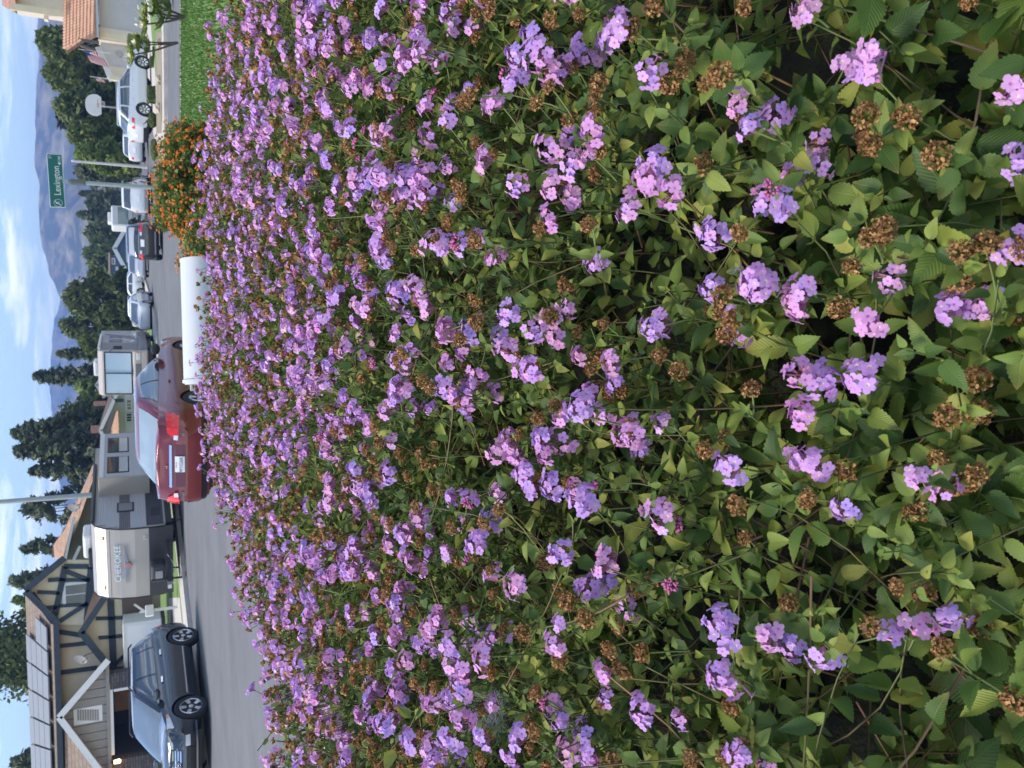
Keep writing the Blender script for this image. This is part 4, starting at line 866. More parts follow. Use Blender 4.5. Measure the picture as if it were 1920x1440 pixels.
# ---- travel trailer
TR = empty('travel_trailer', (-5.62, 29.5, 0), math.atan2(HY, HX) - math.pi / 2 + .02, 'beige travel trailer with rounded nose parked along the left kerb', 'trailer')
CORR = mat('trailer_corrugated', (.40, .39, .40), .45, coat=.3, noise=.03, nscale=2); TBEI = mat('trailer_nose', (.33, .30, .27), .4, coat=.3, noise=.02, nscale=1); TBLK = mat('trailer_black', (.022, .023, .028), .5, noise=.2, nscale=4); TBRN = mat('trailer_brown_band', (.13, .115, .12), .5)
w = 1.34; prof = [(.02, .62), (-.02, 1.02), (-.03, 1.5), (.02, 1.95), (.14, 2.35), (.36, 2.66), (.62, 2.78), (6.2, 2.80), (6.2, .55), (.25, .55)]
MB().prism([(-w, y, z) for y, z in prof], (2 * w, 0, 0)).build('body', TBEI, TR, bevel=.03)
def corr(y0, y1, z0, z1, mt, name='side_panel', off=.004):     # corrugated aluminium flank, ribs run along the body
    mb = MB(); nrb = max(2, int((z1 - z0) / .055)); nseg = 4
    pr = []
    for i in range(nrb * nseg + 1):
        z = z0 + (z1 - z0) * i / (nrb * nseg); pr.append((z, off + .012 * (.5 - .5 * math.cos(2 * math.pi * i / nseg)) + .002))
    vs = [(w + o, y, z) for z, o in pr for y in (y0, y1)]; mb.add(vs, [(2 * i, 2 * i + 1, 2 * i + 3, 2 * i + 2) for i in range(len(pr) - 1)])
    return mb.build(name, mt, TR, fix=False)
def yf(z): return np.interp(z, [1.02, 1.5, 1.95, 2.35, 2.66, 2.78], [0, -.01, .04, .16, .38, .64])
for z0, z1, mt in ((1.14, 1.62, CORR), (1.62, 1.95, TBRN), (1.95, 2.35, CORR), (2.35, 2.62, CORR)):
    corr(float(yf((z0 + z1) / 2 + .1)) + .05, 6.15, z0, z1, mt)
corr(.12, 6.15, .62, 1.14, mat('trailer_charcoal', (.05, .045, .055), .5))
# nose outline trim, slide-out, windows
for sx in (-1, 1):
    MB().tube([(sx * (w + .005), y, z) for y, z in prof[:7]] + [(sx * (w + .005), 6.2, 2.80)], .022, 6).build('edge_trim', BLACK, TR)
so = MB().box(w, w + .72, 2.3, 5.9, .98, 2.58).build('slide_out', mat('slide_beige', (.36, .32, .27), .5, noise=.03, nscale=1), TR, bevel=.015)
MB().box(w + .72, w + .745, 2.35, 5.85, 2.42, 2.56).build('awning', WHITE, TR); 
corr2 = MB().box(w + .72, w + .735, 2.34, 5.86, 1.05, 2.40).build('slide_front', CORR, TR)
for y0, y1 in ((2.6, 3.85), (4.2, 5.45)):
    f_ = MB().box(w + .735, w + .755, y0, y1, 1.62, 2.32).build('window', BLACK, TR, bevel=.02); MB().box(w + .755, w + .762, y0 + .05, y1 - .05, 1.66, 1.94).build('pane', mat('blind_glass', (.42, .44, .46), .1, coat=1), f_); MB().box(w + .755, w + .762, y0 + .05, y1 - .05, 1.97, 2.28).build('pane', GLASSDK, f_)
f_ = MB().box(w + .012, w + .035, 1.0, 1.62, 1.50, 2.02).build('window', BLACK, TR, bevel=.03); MB().box(w + .035, w + .045, 1.06, 1.56, 1.55, 1.97).build('pane', mat('grey_pane', (.2, .2, .22), .08, coat=1), f_)
MB().box(w + .012, w + .03, .75, 1.25, .72, 1.0).build('hatch', BLACK, TR, bevel=.02)
MB().tube([(w + .08, .55, 2.72), (w + .08, 4.6, 2.74)], .05, 8).build('awning_roll', BLACK, TR)
# black front guard below, gas bottle cover, tongue, jack
MB().prism([(-w + .015, .0, .34), (w - .015, .0, .34), (w - .015, -.05, 1.08), (-w + .015, -.05, 1.08)], (0, .06, 0)).build('nose_guard', TBLK, TR)
MB().box(-.34, .34, -.78, -.32, .60, 1.06).build('gas_cover', TBLK, TR, bevel=.08); MB().box(-.16, .12, -.80, -.78, .70, .92).build('badge_plate', mat('badge_grey', (.25, .25, .26), .5), TR)
for sx in (-1, 1): MB().bar((sx * .85, .2, .52), (sx * .08, -1.35, .50), .08, .12).build('tongue', BLACK, TR)
MB().tube([(0, -1.1, .05), (0, -1.1, 1.05)], .035, 8).build('jack', BLACK, TR); MB().box(-.12, .12, -1.22, -.98, 0, .05).build('jack_foot', mat('wood_block', (.3, .18, .09), .9), TR)
MB().box(-.07, .07, -1.55, -1.3, .46, .58).build('coupler', SILV, TR)
MB().box(-w + .05, w - .05, .3, 6.1, .36, .56).build('chassis', BLACK, TR)
for sx in (-1, 1):
    for y in (3.2, 4.05):
        wl = empty('wheel'); wl.parent = TR; wl.location = (sx * 1.05, y, .34); MB().lathe([(.2, -.1), (.32, -.11), (.34, -.06), (.34, .06), (.32, .11), (.2, .1)], axis='x', n=20).build('tyre', RUBBER, wl, True); MB().lathe([(.03, sx * .09), (.2, sx * .08), (.21, sx * .03)], axis='x', n=16).build('rim', ALLOY, wl)
    MB().tube([(sx * .9, .9, .5), (sx * .98, .95, .12), (sx * .98, .95, .0)], .03, 6).build('stabiliser', BLACK, TR)
    MB().box(sx * .95 - .06, sx * .95 + .06, .16, .2, 2.42, 2.46).build('marker_light', AMBER, TR)
    MB().tube([(sx * .55, -.5, .55), (sx * .3, -.9, .3), (sx * .1, -1.3, .5)], .012, 5).build('chain', SILV, TR)
MB().bar((-w, -.004, 2.24), (w, -.004, 2.24), .02, .02).build('nose_seam', TBRN, TR); TR.children[-1].location = (0, .105, 0)
LIT = mat('trailer_lettering', (.52, .60, .68), .4)
text('lettering', 'CHEROKEE', .27, Matrix.Translation((.06, -.005, 2.02)) @ Matrix.Rotation(math.pi / 2 - .2, 4, 'X'), LIT, TR, .008, squash=1.05)
MB().prism([(-.75, -.045, 1.80), (.75, -.04, 1.82), (.2, -.045, 1.72), (0, -.045, 1.66), (-.2, -.045, 1.72)], (0, .03, 0)).build('emblem', mat('emblem_blue', (.18, .22, .28), .5), TR)
MB().lathe([(.02, -.02), (.10, -.015), (.11, 0)], c=(0, -.055, 1.72), axis='y', n=14).build('emblem', mat('emblem_red', (.38, .16, .15), .5), TR)
text('lettering', '274', .12, Matrix.Translation((.98, -.045, 1.2)) @ Matrix.Rotation(math.pi / 2, 4, 'X'), WHITE, TR, .006)
rf = MB().box(-.4, .5, 1.2, 2.0, 2.80, 3.08).build('roof_unit', WHITE, TR, bevel=.08); MB().box(-.5, .1, .8, 1.1, 2.79, 2.92).build('roof_vent', BLACK, TR, bevel=.03)

# ---- white camper box far right of centre
q = at(262, 400, 66); FT = empty('camper', (q[0], 68, 0), .1, 'small white camper with grey window beyond the white minivan', 'camper')
MB().box(-.8, .8, -.5, 1.2, 1.0, 2.5).build('body', WHITE, FT, bevel=.12); MB().box(-.65, .65, -.56, -.5, 1.35, 2.05).build('window', mat('camper_glass', (.12, .2, .22), .1, coat=1), FT); MB().box(-.4, .4, .0, .8, 2.5, 2.75).build('roof_unit', WHITE, FT, bevel=.06); MB().box(-.75, .75, -.4, 1.1, .4, 1.0).build('chassis', SILV, FT, bevel=.05)
for sx in (-1, 1): MB().lathe([(.2, -.1), (.33, -.1), (.33, .1), (.2, .1)], c=(sx * .7, .5, .33), axis='x', n=16).build('wheel', RUBBER, FT, True)
# ================================================================ STREET FURNITURE
STEEL = mat('galvanised', (.33, .36, .38), .5, metal=.4, noise=.1, nscale=8); SGREEN = mat('sign_green', (0.0, .12, .11), .5); SWHITE = mat('sign_white', (.72, .74, .76), .4)
p = at(121, 340, 15.5); gx = p[0]
SG = empty('street_sign', (gx, 15.5, .13), 0, 'green street name sign reading Lexington on a steel post', 'sign')
MB().tube([(0, 0, 0), (.0, 0, 2.12)], [.038, .036], 10).build('post', STEEL, SG, True)
MB().lathe([(.045, 1.98), (.05, 2.0), (.05, 2.2), (.03, 2.24)], n=12).build('cap', mat('cap_dark', (.12, .13, .12), .6), SG); MB().box(-.03, .03, -.012, .012, 2.22, 2.33).build('bracket', STEEL, SG)
bl = empty('sign_blade'); bl.parent = SG; bl.location = (.0, 0, 2.42); bl.rotation_euler = (0, math.radians(-2.2), math.radians(4))
MB().box(-.46, .46, -.004, .004, -.115, .115).build('border', SWHITE, bl, bevel=.002); MB().box(-.45, .45, -.009, .009, -.105, .105).build('panel', SGREEN, bl)
text('lettering', 'Lexington', .145, facing((.0, -.011, -.015)), SWHITE, bl, .002, .88); text('lettering', 'ST', .055, facing((.405, -.011, .065)), SWHITE, bl); text('lettering', '◄1100', .055, facing((.345, -.011, -.07)), SWHITE, bl)
em = MB().tube([(-.385 + .062 * math.cos(a), -.011, -.01 + .062 * math.sin(a)) for a in np.linspace(0, 6.283, 25)], .0035, 4).build('crest', SWHITE, bl)
MB().tube([(-.42, -.011, -.045), (-.40, -.011, -.02), (-.385, -.011, .01), (-.36, -.011, .03), (-.345, -.011, .02)], .007, 5).tube([(-.40, -.011, .02), (-.385, -.011, .0), (-.365, -.011, -.03)], .006, 5).build('crest', SWHITE, bl)

p = gnd(243, 310); PX = at(200, 307, 58)
PO = empty('light_pole', (PX[0], 58, .12), 0, 'thin pale pole standing right of the street sign', 'pole')
MB().tube([(0, 0, 0), (0, 0, at(141, 304, 58)[2])], [.11, .07], 8).build('pole', mat('pale_pole', (.5, .48, .46), .7), PO, True); MB().lathe([(.14, 0), (.14, .05), (.1, .08)], n=10).build('base', CONC, PO); MB().lathe([(.02, 0), (.08, .02), (.02, .1)], c=(0, 0, at(141, 304, 58)[2]), n=8).build('cap', WHITE, PO)

x0 = at(80, 935, 37)[0]
LP = empty('street_lamp', (x0, 37, .12), 0, 'tall grey street lamp pole rising above the trailer', 'street lamp')
MB().tube([(0, 0, 0), (0, 0, 4), (0, 0, 8.2)], [.12, .10, .075], 10).build('pole', mat('lamp_grey', (.30, .33, .33), .6, noise=.08, nscale=3), LP, True); MB().lathe([(.2, 0), (.2, .1), (.13, .3)], n=12).build('base', CONC, LP)
MB().tube([(0, 0, 8.1), (.4, -.1, 8.5), (1.6, -.4, 8.7)], [.05, .045, .04], 8).build('arm', MATS['lamp_grey'], LP); MB().box(1.5, 2.1, -.55, -.3, 8.6, 8.75).build('lamp_head', MATS['lamp_grey'], LP, bevel=.04)

# basketball hoop
hx = at(190, 198, 52)[0]; hz = lambda px: at(px, 198, 52)[2]
BH = empty('basketball_hoop', (hx, 52, .12), 0, 'white fan shaped basketball backboard on a pole behind the white SUV', 'basketball hoop')
zb, zt = hz(190) - .12, hz(160) - .12; hwid = .62
pts = [(-hwid * .78, 0, zb)] + [(hwid * s_, 0, zb + (zt - zb) * t_) for s_, t_ in ((-1, .25), (-1.0, .5), (-.86, .76), (-.55, .94), (-.2, 1), (.2, 1), (.55, .94), (.86, .76), (1, .5), (1, .25))] + [(hwid * .78, 0, zb)]
MB().prism(pts, (0, .05, 0)).build('backboard', WHITE, BH); MB().tube([(0, .1, 0), (0, .1, zb + .3)], .05, 8).build('pole', mat('hoop_pole', (.3, .3, .32), .6), BH)
MB().tube([(.22 * math.cos(a), -.3 + .22 * math.sin(a), zb + .18) for a in np.linspace(0, 6.283, 17)], .012, 5).build('rim', mat('hoop_rim', (.35, .12, .05), .5), BH); MB().box(-.06, .06, -.09, 0, zb + .15, zb + .21).build('bracket', MATS['hoop_rim'], BH)
for i in range(8):
    a = i * .785; MB().tube([(.22 * math.cos(a), -.3 + .22 * math.sin(a), zb + .17), (.12 * math.cos(a + .4), -.3 + .12 * math.sin(a + .4), zb - .2)], .008, 4).build('net', WHITE, BH)

# flags
def flag(name, p, w, h, rz, label):
    F = empty(name, p, rz, label, 'flag')
    M_ = MATS.get('flag_cloth')
    if M_ is None:
        M_ = bpy.data.materials.new('flag_cloth'); M_.use_nodes = True; t = M_.node_tree; b = t.nodes['Principled BSDF']; b.inputs['Roughness'].default_value = .8
        a = t.nodes.new('ShaderNodeAttribute'); a.attribute_name = 'tint'; t.links.new(a.outputs['Color'], b.inputs['Base Color']); MATS['flag_cloth'] = M_
    nu, nv = 26, 26; U_, V_ = np.meshgrid(np.linspace(0, 1, nu + 1), np.linspace(0, 1, nv + 1), indexing='ij')
    droop = .55 * U_ ** 1.2
    X = U_ * w * .62 + .05 * np.sin(U_ * 9 + V_ * 2) * w; Yv = .10 * w * np.sin(U_ * 8 + V_ * 3); Z = V_ * h - droop * w
    v = np.stack([X, Yv, Z], -1).reshape(-1, 3); vs = []; fs = []; cs = []
    for i in range(nu):
        for j in range(nv):
            k = len(vs); q = [i * (nv + 1) + j, (i + 1) * (nv + 1) + j, (i + 1) * (nv + 1) + j + 1, i * (nv + 1) + j + 1]; vs += [v[a] for a in q]; fs.append((k, k + 1, k + 2, k + 3))
            cu, cv = (i + .5) / nu, (j + .5) / nv; col = (.05, .08, .2) if (cu < .42 and cv > 6 / 13) else ((.5, .06, .08) if int(cv * 13) % 2 == 0 else (.7, .68, .68)); cs += [col] * 4
    npmesh('cloth', np.array(vs), np.array(fs), M_, F, col=np.array(cs), smooth=True)
    MB().tube([(0, 0, h + .12), (0, 0, -.05), (-.02, .05, -h * .9)], .018, 6).build('pole', WHITE, F); MB().lathe([(.01, 0), (.035, .03), (.01, .06)], c=(0, 0, h + .12), n=8).build('finial', mat('gold', (.6, .42, .1), .3, metal=1), F)
q = at(176, 96, 54); flag('flag', q + np.array([0, 0, -.15]), 1.3, .8, 2.55, 'striped flag with dark blue corner hanging at the tile roofed house')
q = at(190, 146, 54); flag('flag', q, .45, .42, 2.2, 'small faded flag at the left end of the stucco wall')

# white post mailbox across the street
mx_ = gnd(333, 1138, .12); LM = empty('mailbox', (mx_[0], mx_[1], .12), .3, 'small white post mailbox standing before the trailer nose', 'mailbox')
MB().box(-.05, .05, -.05, .05, 0, .9).build('post', WHITE, LM); MB().box(-.2, .2, -.25, .25, .82, 1.1).build('box', WHITE, LM, bevel=.03); MB().bar((-.02, 0, 1.1), (.30, 0, 1.46), .07, .07).build('brace', WHITE, LM); MB().bar((0, 0, 1.1), (0, 0, 1.3), .07, .07).build('finial', WHITE, LM)

# large white mailbox behind the hedge
a0, a1 = at(345, 714, 4.2), at(341, 489, 4.2)
MX = empty('mailbox', ((a0[0] + a1[0]) / 2, 4.2, .13), math.atan2(0.02, 1), 'large smooth white mailbox with rounded top right behind the hedge', 'mailbox')
MW = mat('mailbox_white', (.52, .53, .545), .38, noise=.03, nscale=5); hl = (a1[0] - a0[0]) / 2; zt = at(341, 600, 4.2)[2] - .13; R_ = .105
ring = [(-R_, -.24), (R_, -.24)] + [(R_ * math.cos(t), -R_ + R_ * math.sin(t)) for t in np.linspace(0, math.pi, 17)]
def shell(x0, x1, sc):
    return MB().prism([(x0, y * sc, zt + (z + .11) * sc - .11) for y, z in ring], (x1 - x0, 0, 0))
shell(-hl, hl, 1.0).build('box', MW, MX, True); shell(-hl - .012, -hl + .004, 1.05).build('door', MW, MX, True); shell(-hl - .018, -hl - .012, .96).build('door_panel', MW, MX, True); shell(hl - .002, hl + .008, 1.02).build('back_plate', MW, MX, True)
MB().box(-hl - .05, -hl - .02, -.02, .02, zt - .05, zt - .03).build('door_pull', MW, MX); MB().box(-.05, .05, -.05, .05, 0, zt - .24).build('post', WHITE, MX); MB().box(-hl * .9, hl * .9, -.09, .09, zt - .265, zt - .241).build('shelf', WHITE, MX)
fl = MB().box(hl - .2, hl - .17, R_, R_ + .006, zt - .2, zt - .08).build('flag', mat('mail_flag', (.55, .04, .03), .5), MX)

# clipped shrubs, rocks and planting before the stucco house
def clipped(name, label, px0, px1, py0, py1, Y, kind='ball', green=DK, n=1500, z0=.12, group=None, flowers=None):
    a = at(px0, (py0 + py1) / 2, Y); xl, xr = at((px0 + px1) / 2, py1, Y)[0], at((px0 + px1) / 2, py0, Y)[0]; zt_ = a[2]; w_, h_ = (xr - xl) / 2, zt_ - z0
    root = empty(name, ((xl + xr) / 2, Y, z0), 0, label, 'shrub', group); r = np.random.default_rng(int(px0 * 7 + py0)); d = r.normal(size=(n, 3)); d /= np.linalg.norm(d, axis=1, keepdims=True)
    if kind == 'box':
        d = r.uniform(-1, 1, (n, 3)); k = r.integers(0, 3, n); d[np.arange(n), k] = np.sign(d[np.arange(n), k]) * (.9 + .12 * r.random(n)); nr = d * (np.abs(d) > .85)
        nr = nr + r.normal(size=d.shape) * .5
    else: nr = d + r.normal(size=d.shape) * .45; d = d * (.85 + .2 * r.random((n, 1)))
    cen = d * np.array([w_, w_ * .8, h_ / 2]) + [0, 0, h_ / 2]; nr /= np.linalg.norm(nr, axis=1, keepdims=True)
    m_ = r.random((n, 1)); tint = np.array(green[0]) * (1 - m_) + np.array(green[1]) * m_
    v, f, c_ = leaf_cards(cen, nr, .07 * (.6 + .8 * r.random(n)), tint, 5); npmesh('foliage', v, f, TREELEAF, root, col=c_)
    MB().lathe([(w_ * .5, .05), (w_ * .8, h_ * .3), (w_ * .8, h_ * .65), (w_ * .4, h_ * .9)], n=12).build('dark_core', mat('shrub_core', (.02, .03, .012), .95), root)
    MB().tube([(0, 0, 0), (0, 0, h_ * .4)], .05, 6).build('stem', BARK, root); return root
G2_ = 'clipped shrubs before the stucco house'
clipped('box_hedge', 'bright square clipped hedge against the stucco wall', 240, 278, 73, 122, 51, 'box', LT, 2600, group=G2_)
clipped('round_shrub', 'dark clipped ball below the square hedge, nearer the white SUV', 281, 302, 108, 126, 41, 'ball', DK, group=G2_)
clipped('round_shrub', 'dark clipped ball below the square hedge, nearer the garage', 288, 308, 90, 108, 40, 'ball', DK, group=G2_)
clipped('round_shrub', 'barrel shaped shrub under the front door of the white SUV', 277, 304, 166, 191, 40, 'box', DK, group=G2_)
clipped('round_shrub', 'dark round shrub before the rear door of the white SUV', 279, 302, 213, 239, 40, 'ball', DK, group=G2_)
clipped('low_shrub', 'low spreading shrub behind the orange flowering bush', 283, 302, 262, 300, 40, 'ball', MD, group=G2_)
clipped('low_shrub', 'full green shrub at the right edge behind the spindly one', 284, 330, -30, 24, 27, 'ball', MD, 2400, group=G2_)
flat('planting_bed', [(gnd(303, 60, .13)[0], gnd(303, 60, .13)[1]), (gnd(303, 250, .13)[0], gnd(303, 250, .13)[1]), (gnd(293, 250, .13)[0], gnd(293, 250, .13)[1]), (gnd(293, 60, .13)[0], gnd(293, 60, .13)[1])], .0, .134, EARTH)
ROCK = mat('pale_rock', (.45, .36, .28), .9, noise=.2, nscale=4, bump=.5, bscale=10)
for px, py, s_, lb in ((296, 203, .17, 'pale boulder between two clipped shrubs before the white SUV'), (297, 150, .15, 'pinkish boulder in the bed near the front wheel of the white SUV'), (297, 82, .14, 'pale boulder in the bed at the garage end')):
    q = gnd(px + 4, py, .13); bm_ = bmesh.new(); bmesh.ops.create_icosphere(bm_, subdivisions=3, radius=1)
    for v in bm_.verts:
        k = 1 + .18 * math.sin(v.co.x * 5 + py) * math.cos(v.co.y * 4 + v.co.z * 3); v.co = Vector((v.co.x * s_ * 1.3 * k, v.co.y * s_ * k, max(-.02, v.co.z * s_ * .8 * k + s_ * .4)))
    me = bpy.data.meshes.new('boulder'); bm_.to_mesh(me); bm_.free(); me.materials.append(ROCK); o = bpy.data.objects.new('boulder', me); o.location = q; link(o); tag(o, lb, 'boulder', 'boulders in the planting bed')

def plumeria(name, label, foot, heads, Y):
    f0 = gnd(*foot, .14); Yp = f0[1]; root = empty(name, f0, 0, label, 'shrub'); r = np.random.default_rng(int(foot[1]))
    st = MB(); lc = []; ln = []; fl_ = []
    for px, py in heads:
        p = at(px, py, Yp) - f0; st.tube([(0, 0, 0), tuple(p * .5 + [0, .02, -.06]), tuple(p)], [.03, .022, .016], 6)
        for i in range(20):
            a = i * 2.4; e = .25 + .5 * r.random(); d = np.array([math.cos(a) * math.cos(e), math.sin(a) * math.cos(e), math.sin(e)]); lc.append(p + d * r.uniform(.10, .26) - [0, 0, .08]); ln.append(np.cross(d, [-d[1], d[0], .01]) + r.normal(size=3) * .1)
        for i in range(12): fl_.append(p + r.normal(size=3) * .045 + [0, 0, .07])
    st.build('stem', BARK, root, True); lc = np.array(lc); ln = np.array(ln); ln /= np.linalg.norm(ln, axis=1, keepdims=True); m_ = r.random((len(lc), 1))
    v, f, c_ = leaf_cards(lc, ln, .15 * (.7 + .5 * r.random(len(lc))), np.array([.10, .17, .03]) * (1 - m_) + np.array([.32, .33, .07]) * m_, 3); npmesh('foliage', v, f, TREELEAF, root, col=c_)
    fl_ = np.array(fl_); d = r.normal(size=fl_.shape); d /= np.linalg.norm(d, axis=1, keepdims=True); v, f, c_ = leaf_cards(fl_, d, np.full(len(fl_), .06), np.tile([.78, .74, .55], (len(fl_), 1)), 4); npmesh('blossoms', v, f, PETAL, root, col=c_)
plumeria('plumeria', 'spindly shrub with white blossoms on the lawn at the right edge', (349, 32), [(272, 22), (270, 46), (290, 10), (300, 34), (315, 18)], 20)
plumeria('plumeria', 'bare stemmed shrub with pale blossoms before the square hedge', (334, 80), [(246, 104), (258, 78), (276, 84)], 20)
# ================================================================ LANTANA
def leafmat():
    mt = bpy.data.materials.new('lantana_leaf'); mt.use_nodes = True; t = mt.node_tree; b = t.nodes['Principled BSDF']; nn = t.nodes.new; ln = t.links.new
    b.inputs['Roughness'].default_value = .5; b.inputs['Specular IOR Level'].default_value = .35
    uv = nn('ShaderNodeAttribute'); uv.attribute_name = 'luv'; sp = nn('ShaderNodeSeparateXYZ'); ln(uv.outputs['Vector'], sp.inputs[0])
    var = nn('ShaderNodeAttribute'); var.attribute_name = 'var'
    oi = nn('ShaderNodeObjectInfo')
    def mth(op, a, b_=None, c=None):
        n = nn('ShaderNodeMath'); n.operation = op
        for i, q in enumerate((a, b_, c)):
            if q is None: continue
            if isinstance(q, (int, float)): n.inputs[i].default_value = q
            else: ln(q, n.inputs[i])
        return n.outputs[0]
    u, v = sp.outputs[0], sp.outputs[1]; av = mth('ABSOLUTE', v)
    ph = mth('MULTIPLY', mth('SUBTRACT', u, mth('MULTIPLY', av, .40)), 33.0); vein = mth('POWER', mth('ABSOLUTE', mth('COSINE', ph)), 5.0)
    mid = mth('SMOOTH_MIN', 1.0, mth('MULTIPLY', av, 11.0), .1); vein2 = mth('MAXIMUM', mth('MULTIPLY', vein, .8), mth('SUBTRACT', 1.0, mid))
    fr = mth('FRACT', mth('ADD', var.outputs['Fac'], mth('MULTIPLY', oi.outputs['Random'], .999)))
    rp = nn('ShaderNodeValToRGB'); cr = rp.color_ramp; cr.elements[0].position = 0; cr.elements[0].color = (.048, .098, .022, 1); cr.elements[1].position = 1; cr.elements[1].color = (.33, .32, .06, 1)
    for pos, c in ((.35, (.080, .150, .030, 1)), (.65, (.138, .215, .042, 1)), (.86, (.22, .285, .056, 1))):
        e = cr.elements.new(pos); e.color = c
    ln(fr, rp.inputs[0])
    # worn, yellow-brown tips on some leaves
    tipf = mth('MULTIPLY', mth('GREATER_THAN', mth('FRACT', mth('MULTIPLY', fr, 7.31)), .66), mth('MULTIPLY', mth('POWER', mth('MAXIMUM', u, .0), 5.0), .75))
    mx = nn('ShaderNodeMix'); mx.data_type = 'RGBA'; ln(tipf, mx.inputs[0]); ln(rp.outputs[0], mx.inputs[6]); mx.inputs[7].default_value = (.22, .13, .035, 1)
    m2 = nn('ShaderNodeMix'); m2.data_type = 'RGBA'; ln(mth('MULTIPLY', vein2, .20), m2.inputs[0]); ln(mx.outputs[2], m2.inputs[6]); m2.inputs[7].default_value = (.17, .25, .065, 1)
    ge = nn('ShaderNodeNewGeometry'); m3 = nn('ShaderNodeMix'); m3.data_type = 'RGBA'; ln(mth('MULTIPLY', ge.outputs['Backfacing'], .45), m3.inputs[0]); ln(m2.outputs[2], m3.inputs[6]); m3.inputs[7].default_value = (.135, .195, .06, 1)
    ln(m3.outputs[2], b.inputs['Base Color'])
    bp = nn('ShaderNodeBump'); bp.inputs['Strength'].default_value = .32; bp.inputs['Distance'].default_value = .0012; bp.invert = True; ln(vein2, bp.inputs['Height']); ln(bp.outputs[0], b.inputs['Normal'])
    tr = nn('ShaderNodeBsdfTranslucent'); ln(m3.outputs[2], tr.inputs[0]); ms = nn('ShaderNodeMixShader'); ms.inputs[0].default_value = .36
    ln(b.outputs[0], ms.inputs[1]); ln(tr.outputs[0], ms.inputs[2]); ln(ms.outputs[0], t.nodes['Material Output'].inputs[0])
    return mt
LEAF = leafmat()
def leaf_tpl(lod, seed, fold=.25, curl=.22, wid=.62):
    """unit leaf along +x, top side +z; returns v, f, uv"""
    r = np.random.default_rng(seed); nseg = {0: 9, 1: 3, 2: 2}[lod]
    if lod == 2:                                   # far leaves: a folded hexagon
        V = [(0, 0, 0), (1, 0, -curl)]; UV = [(0, 0), (1, 0)]; F = []
        for sd in (-1, 1):
            b_ = len(V)
            for u, h in ((.28, wid * .46), (.66, wid * .40)): V.append((u, sd * h * math.cos(fold), h * math.sin(fold) - curl * u * u)); UV.append((u, sd * .9))
            F += [(0, 1, b_ + 1), (0, b_ + 1, b_)] if sd > 0 else [(0, b_ + 1, 1), (0, b_, b_ + 1)]
        return np.array(V, float), np.array(F), np.array(UV, float)
    tooth = {0: .055, 1: .0, 2: 0}[lod]
    us = np.linspace(0, 1, nseg + 1); half = lambda u: wid / 2 * (np.sin(np.pi * np.clip(u, 0, 1) ** .72) ** .82) * (1 - .28 * u) * 1.22
    V = []; UV = []; F = []
    mid = []
    for u in us:
        mid.append(len(V)); V.append((u, 0, -curl * u * u)); UV.append((u, 0))
    for sd in (-1, 1):
        edge = []; m = nseg * (2 if lod == 0 else 1)
        for k in range(m + 1):
            u = k / m; h = half(u); t = u
            if lod == 0 and k % 2 == 1: h = h * (1 - .13); t = u + .004
            y = h; wv = .02 * math.sin(u * 9 + seed + sd); edge.append(len(V)); V.append((t + (.012 if lod == 0 and k % 2 == 0 else 0), sd * y * math.cos(fold), y * math.sin(fold) - curl * u * u + wv)); UV.append((u, sd * h / (wid / 2)))
        for i in range(nseg):
            if lod == 0:
                e0, e1, e2 = edge[2 * i], edge[2 * i + 1], edge[2 * i + 2]; q = [(mid[i], mid[i + 1], e1), (mid[i], e1, e0), (mid[i + 1], e2, e1)]
            else: q = [(mid[i], mid[i + 1], edge[i + 1]), (mid[i], edge[i + 1], edge[i])]
            F += [x if sd > 0 else x[::-1] for x in q]
    return np.array(V, float), np.array(F), np.array(UV, float)
def floret_tpl(lod, seed):
    """five lobed corolla facing +z, radius 1; returns v, f, ring index (0 eye .. 1 lobe)"""
    r = np.random.default_rng(seed); V = [(0, 0, -.25)]; K = [0.0]; F = []
    per = {0: 5, 1: 2, 2: 1}[lod]; ring1 = []; lob = 5
    if lod == 0:
        for k in range(10):
            a = 2 * math.pi * k / 10; V.append((.15 * math.cos(a), .15 * math.sin(a), -.04)); K.append(.35)
        for k in range(10): F.append((0, 1 + k, 1 + (k + 1) % 10))
        for k in range(10):
            a = 2 * math.pi * k / 10; V.append((.30 * math.cos(a), .30 * math.sin(a), .0)); K.append(.8)
        for k in range(10): F += [(1 + k, 11 + k, 11 + (k + 1) % 10), (1 + k, 11 + (k + 1) % 10, 1 + (k + 1) % 10)]
    out = []
    for k in range(lob):
        a0 = 2 * math.pi * k / lob + r.normal() * .06; sz = 1 + r.normal() * .08
        if lod == 2:
            out.append(len(V)); V.append((sz * math.cos(a0), sz * math.sin(a0), .0)); K.append(1)
        else:
            angs = (-.40, 0, .40) if lod == 0 else (-.34, .34); rad = (.90, 1.02, .90) if lod == 0 else (.98, .98)
            for da, q in zip(angs, rad): out.append(len(V)); V.append((q * sz * math.cos(a0 + da), q * sz * math.sin(a0 + da), .05 - .12 * abs(da) + .06 * r.normal())); K.append(1)
            a1 = a0 + math.pi / lob; out.append(len(V)); V.append((.66 * math.cos(a1), .66 * math.sin(a1), .0)); K.append(.8)
    n = len(out)
    if lod == 0:
        for i in range(n):                      # 20 outer points, 10 inner: two outer steps per inner step
            j = (i // 2) % 10; F.append((11 + j, out[i], out[(i + 1) % n]))
            if i % 2 == 1: F.append((11 + j, out[(i + 1) % n], 11 + (j + 1) % 10))
    else:
        for i in range(n): F.append((0, out[i], out[(i + 1) % n]))
    return np.array(V, float), np.array(F), np.array(K)
def frame(d, roll=None, r=rng):
    """matrices whose z axis is d (n,3)"""
    d = d / np.linalg.norm(d, axis=1, keepdims=True); a = r.normal(size=d.shape); a -= d * (a * d).sum(1, keepdims=True); a /= np.linalg.norm(a, axis=1, keepdims=True)
    return np.stack([a, np.cross(d, a), d], -1)
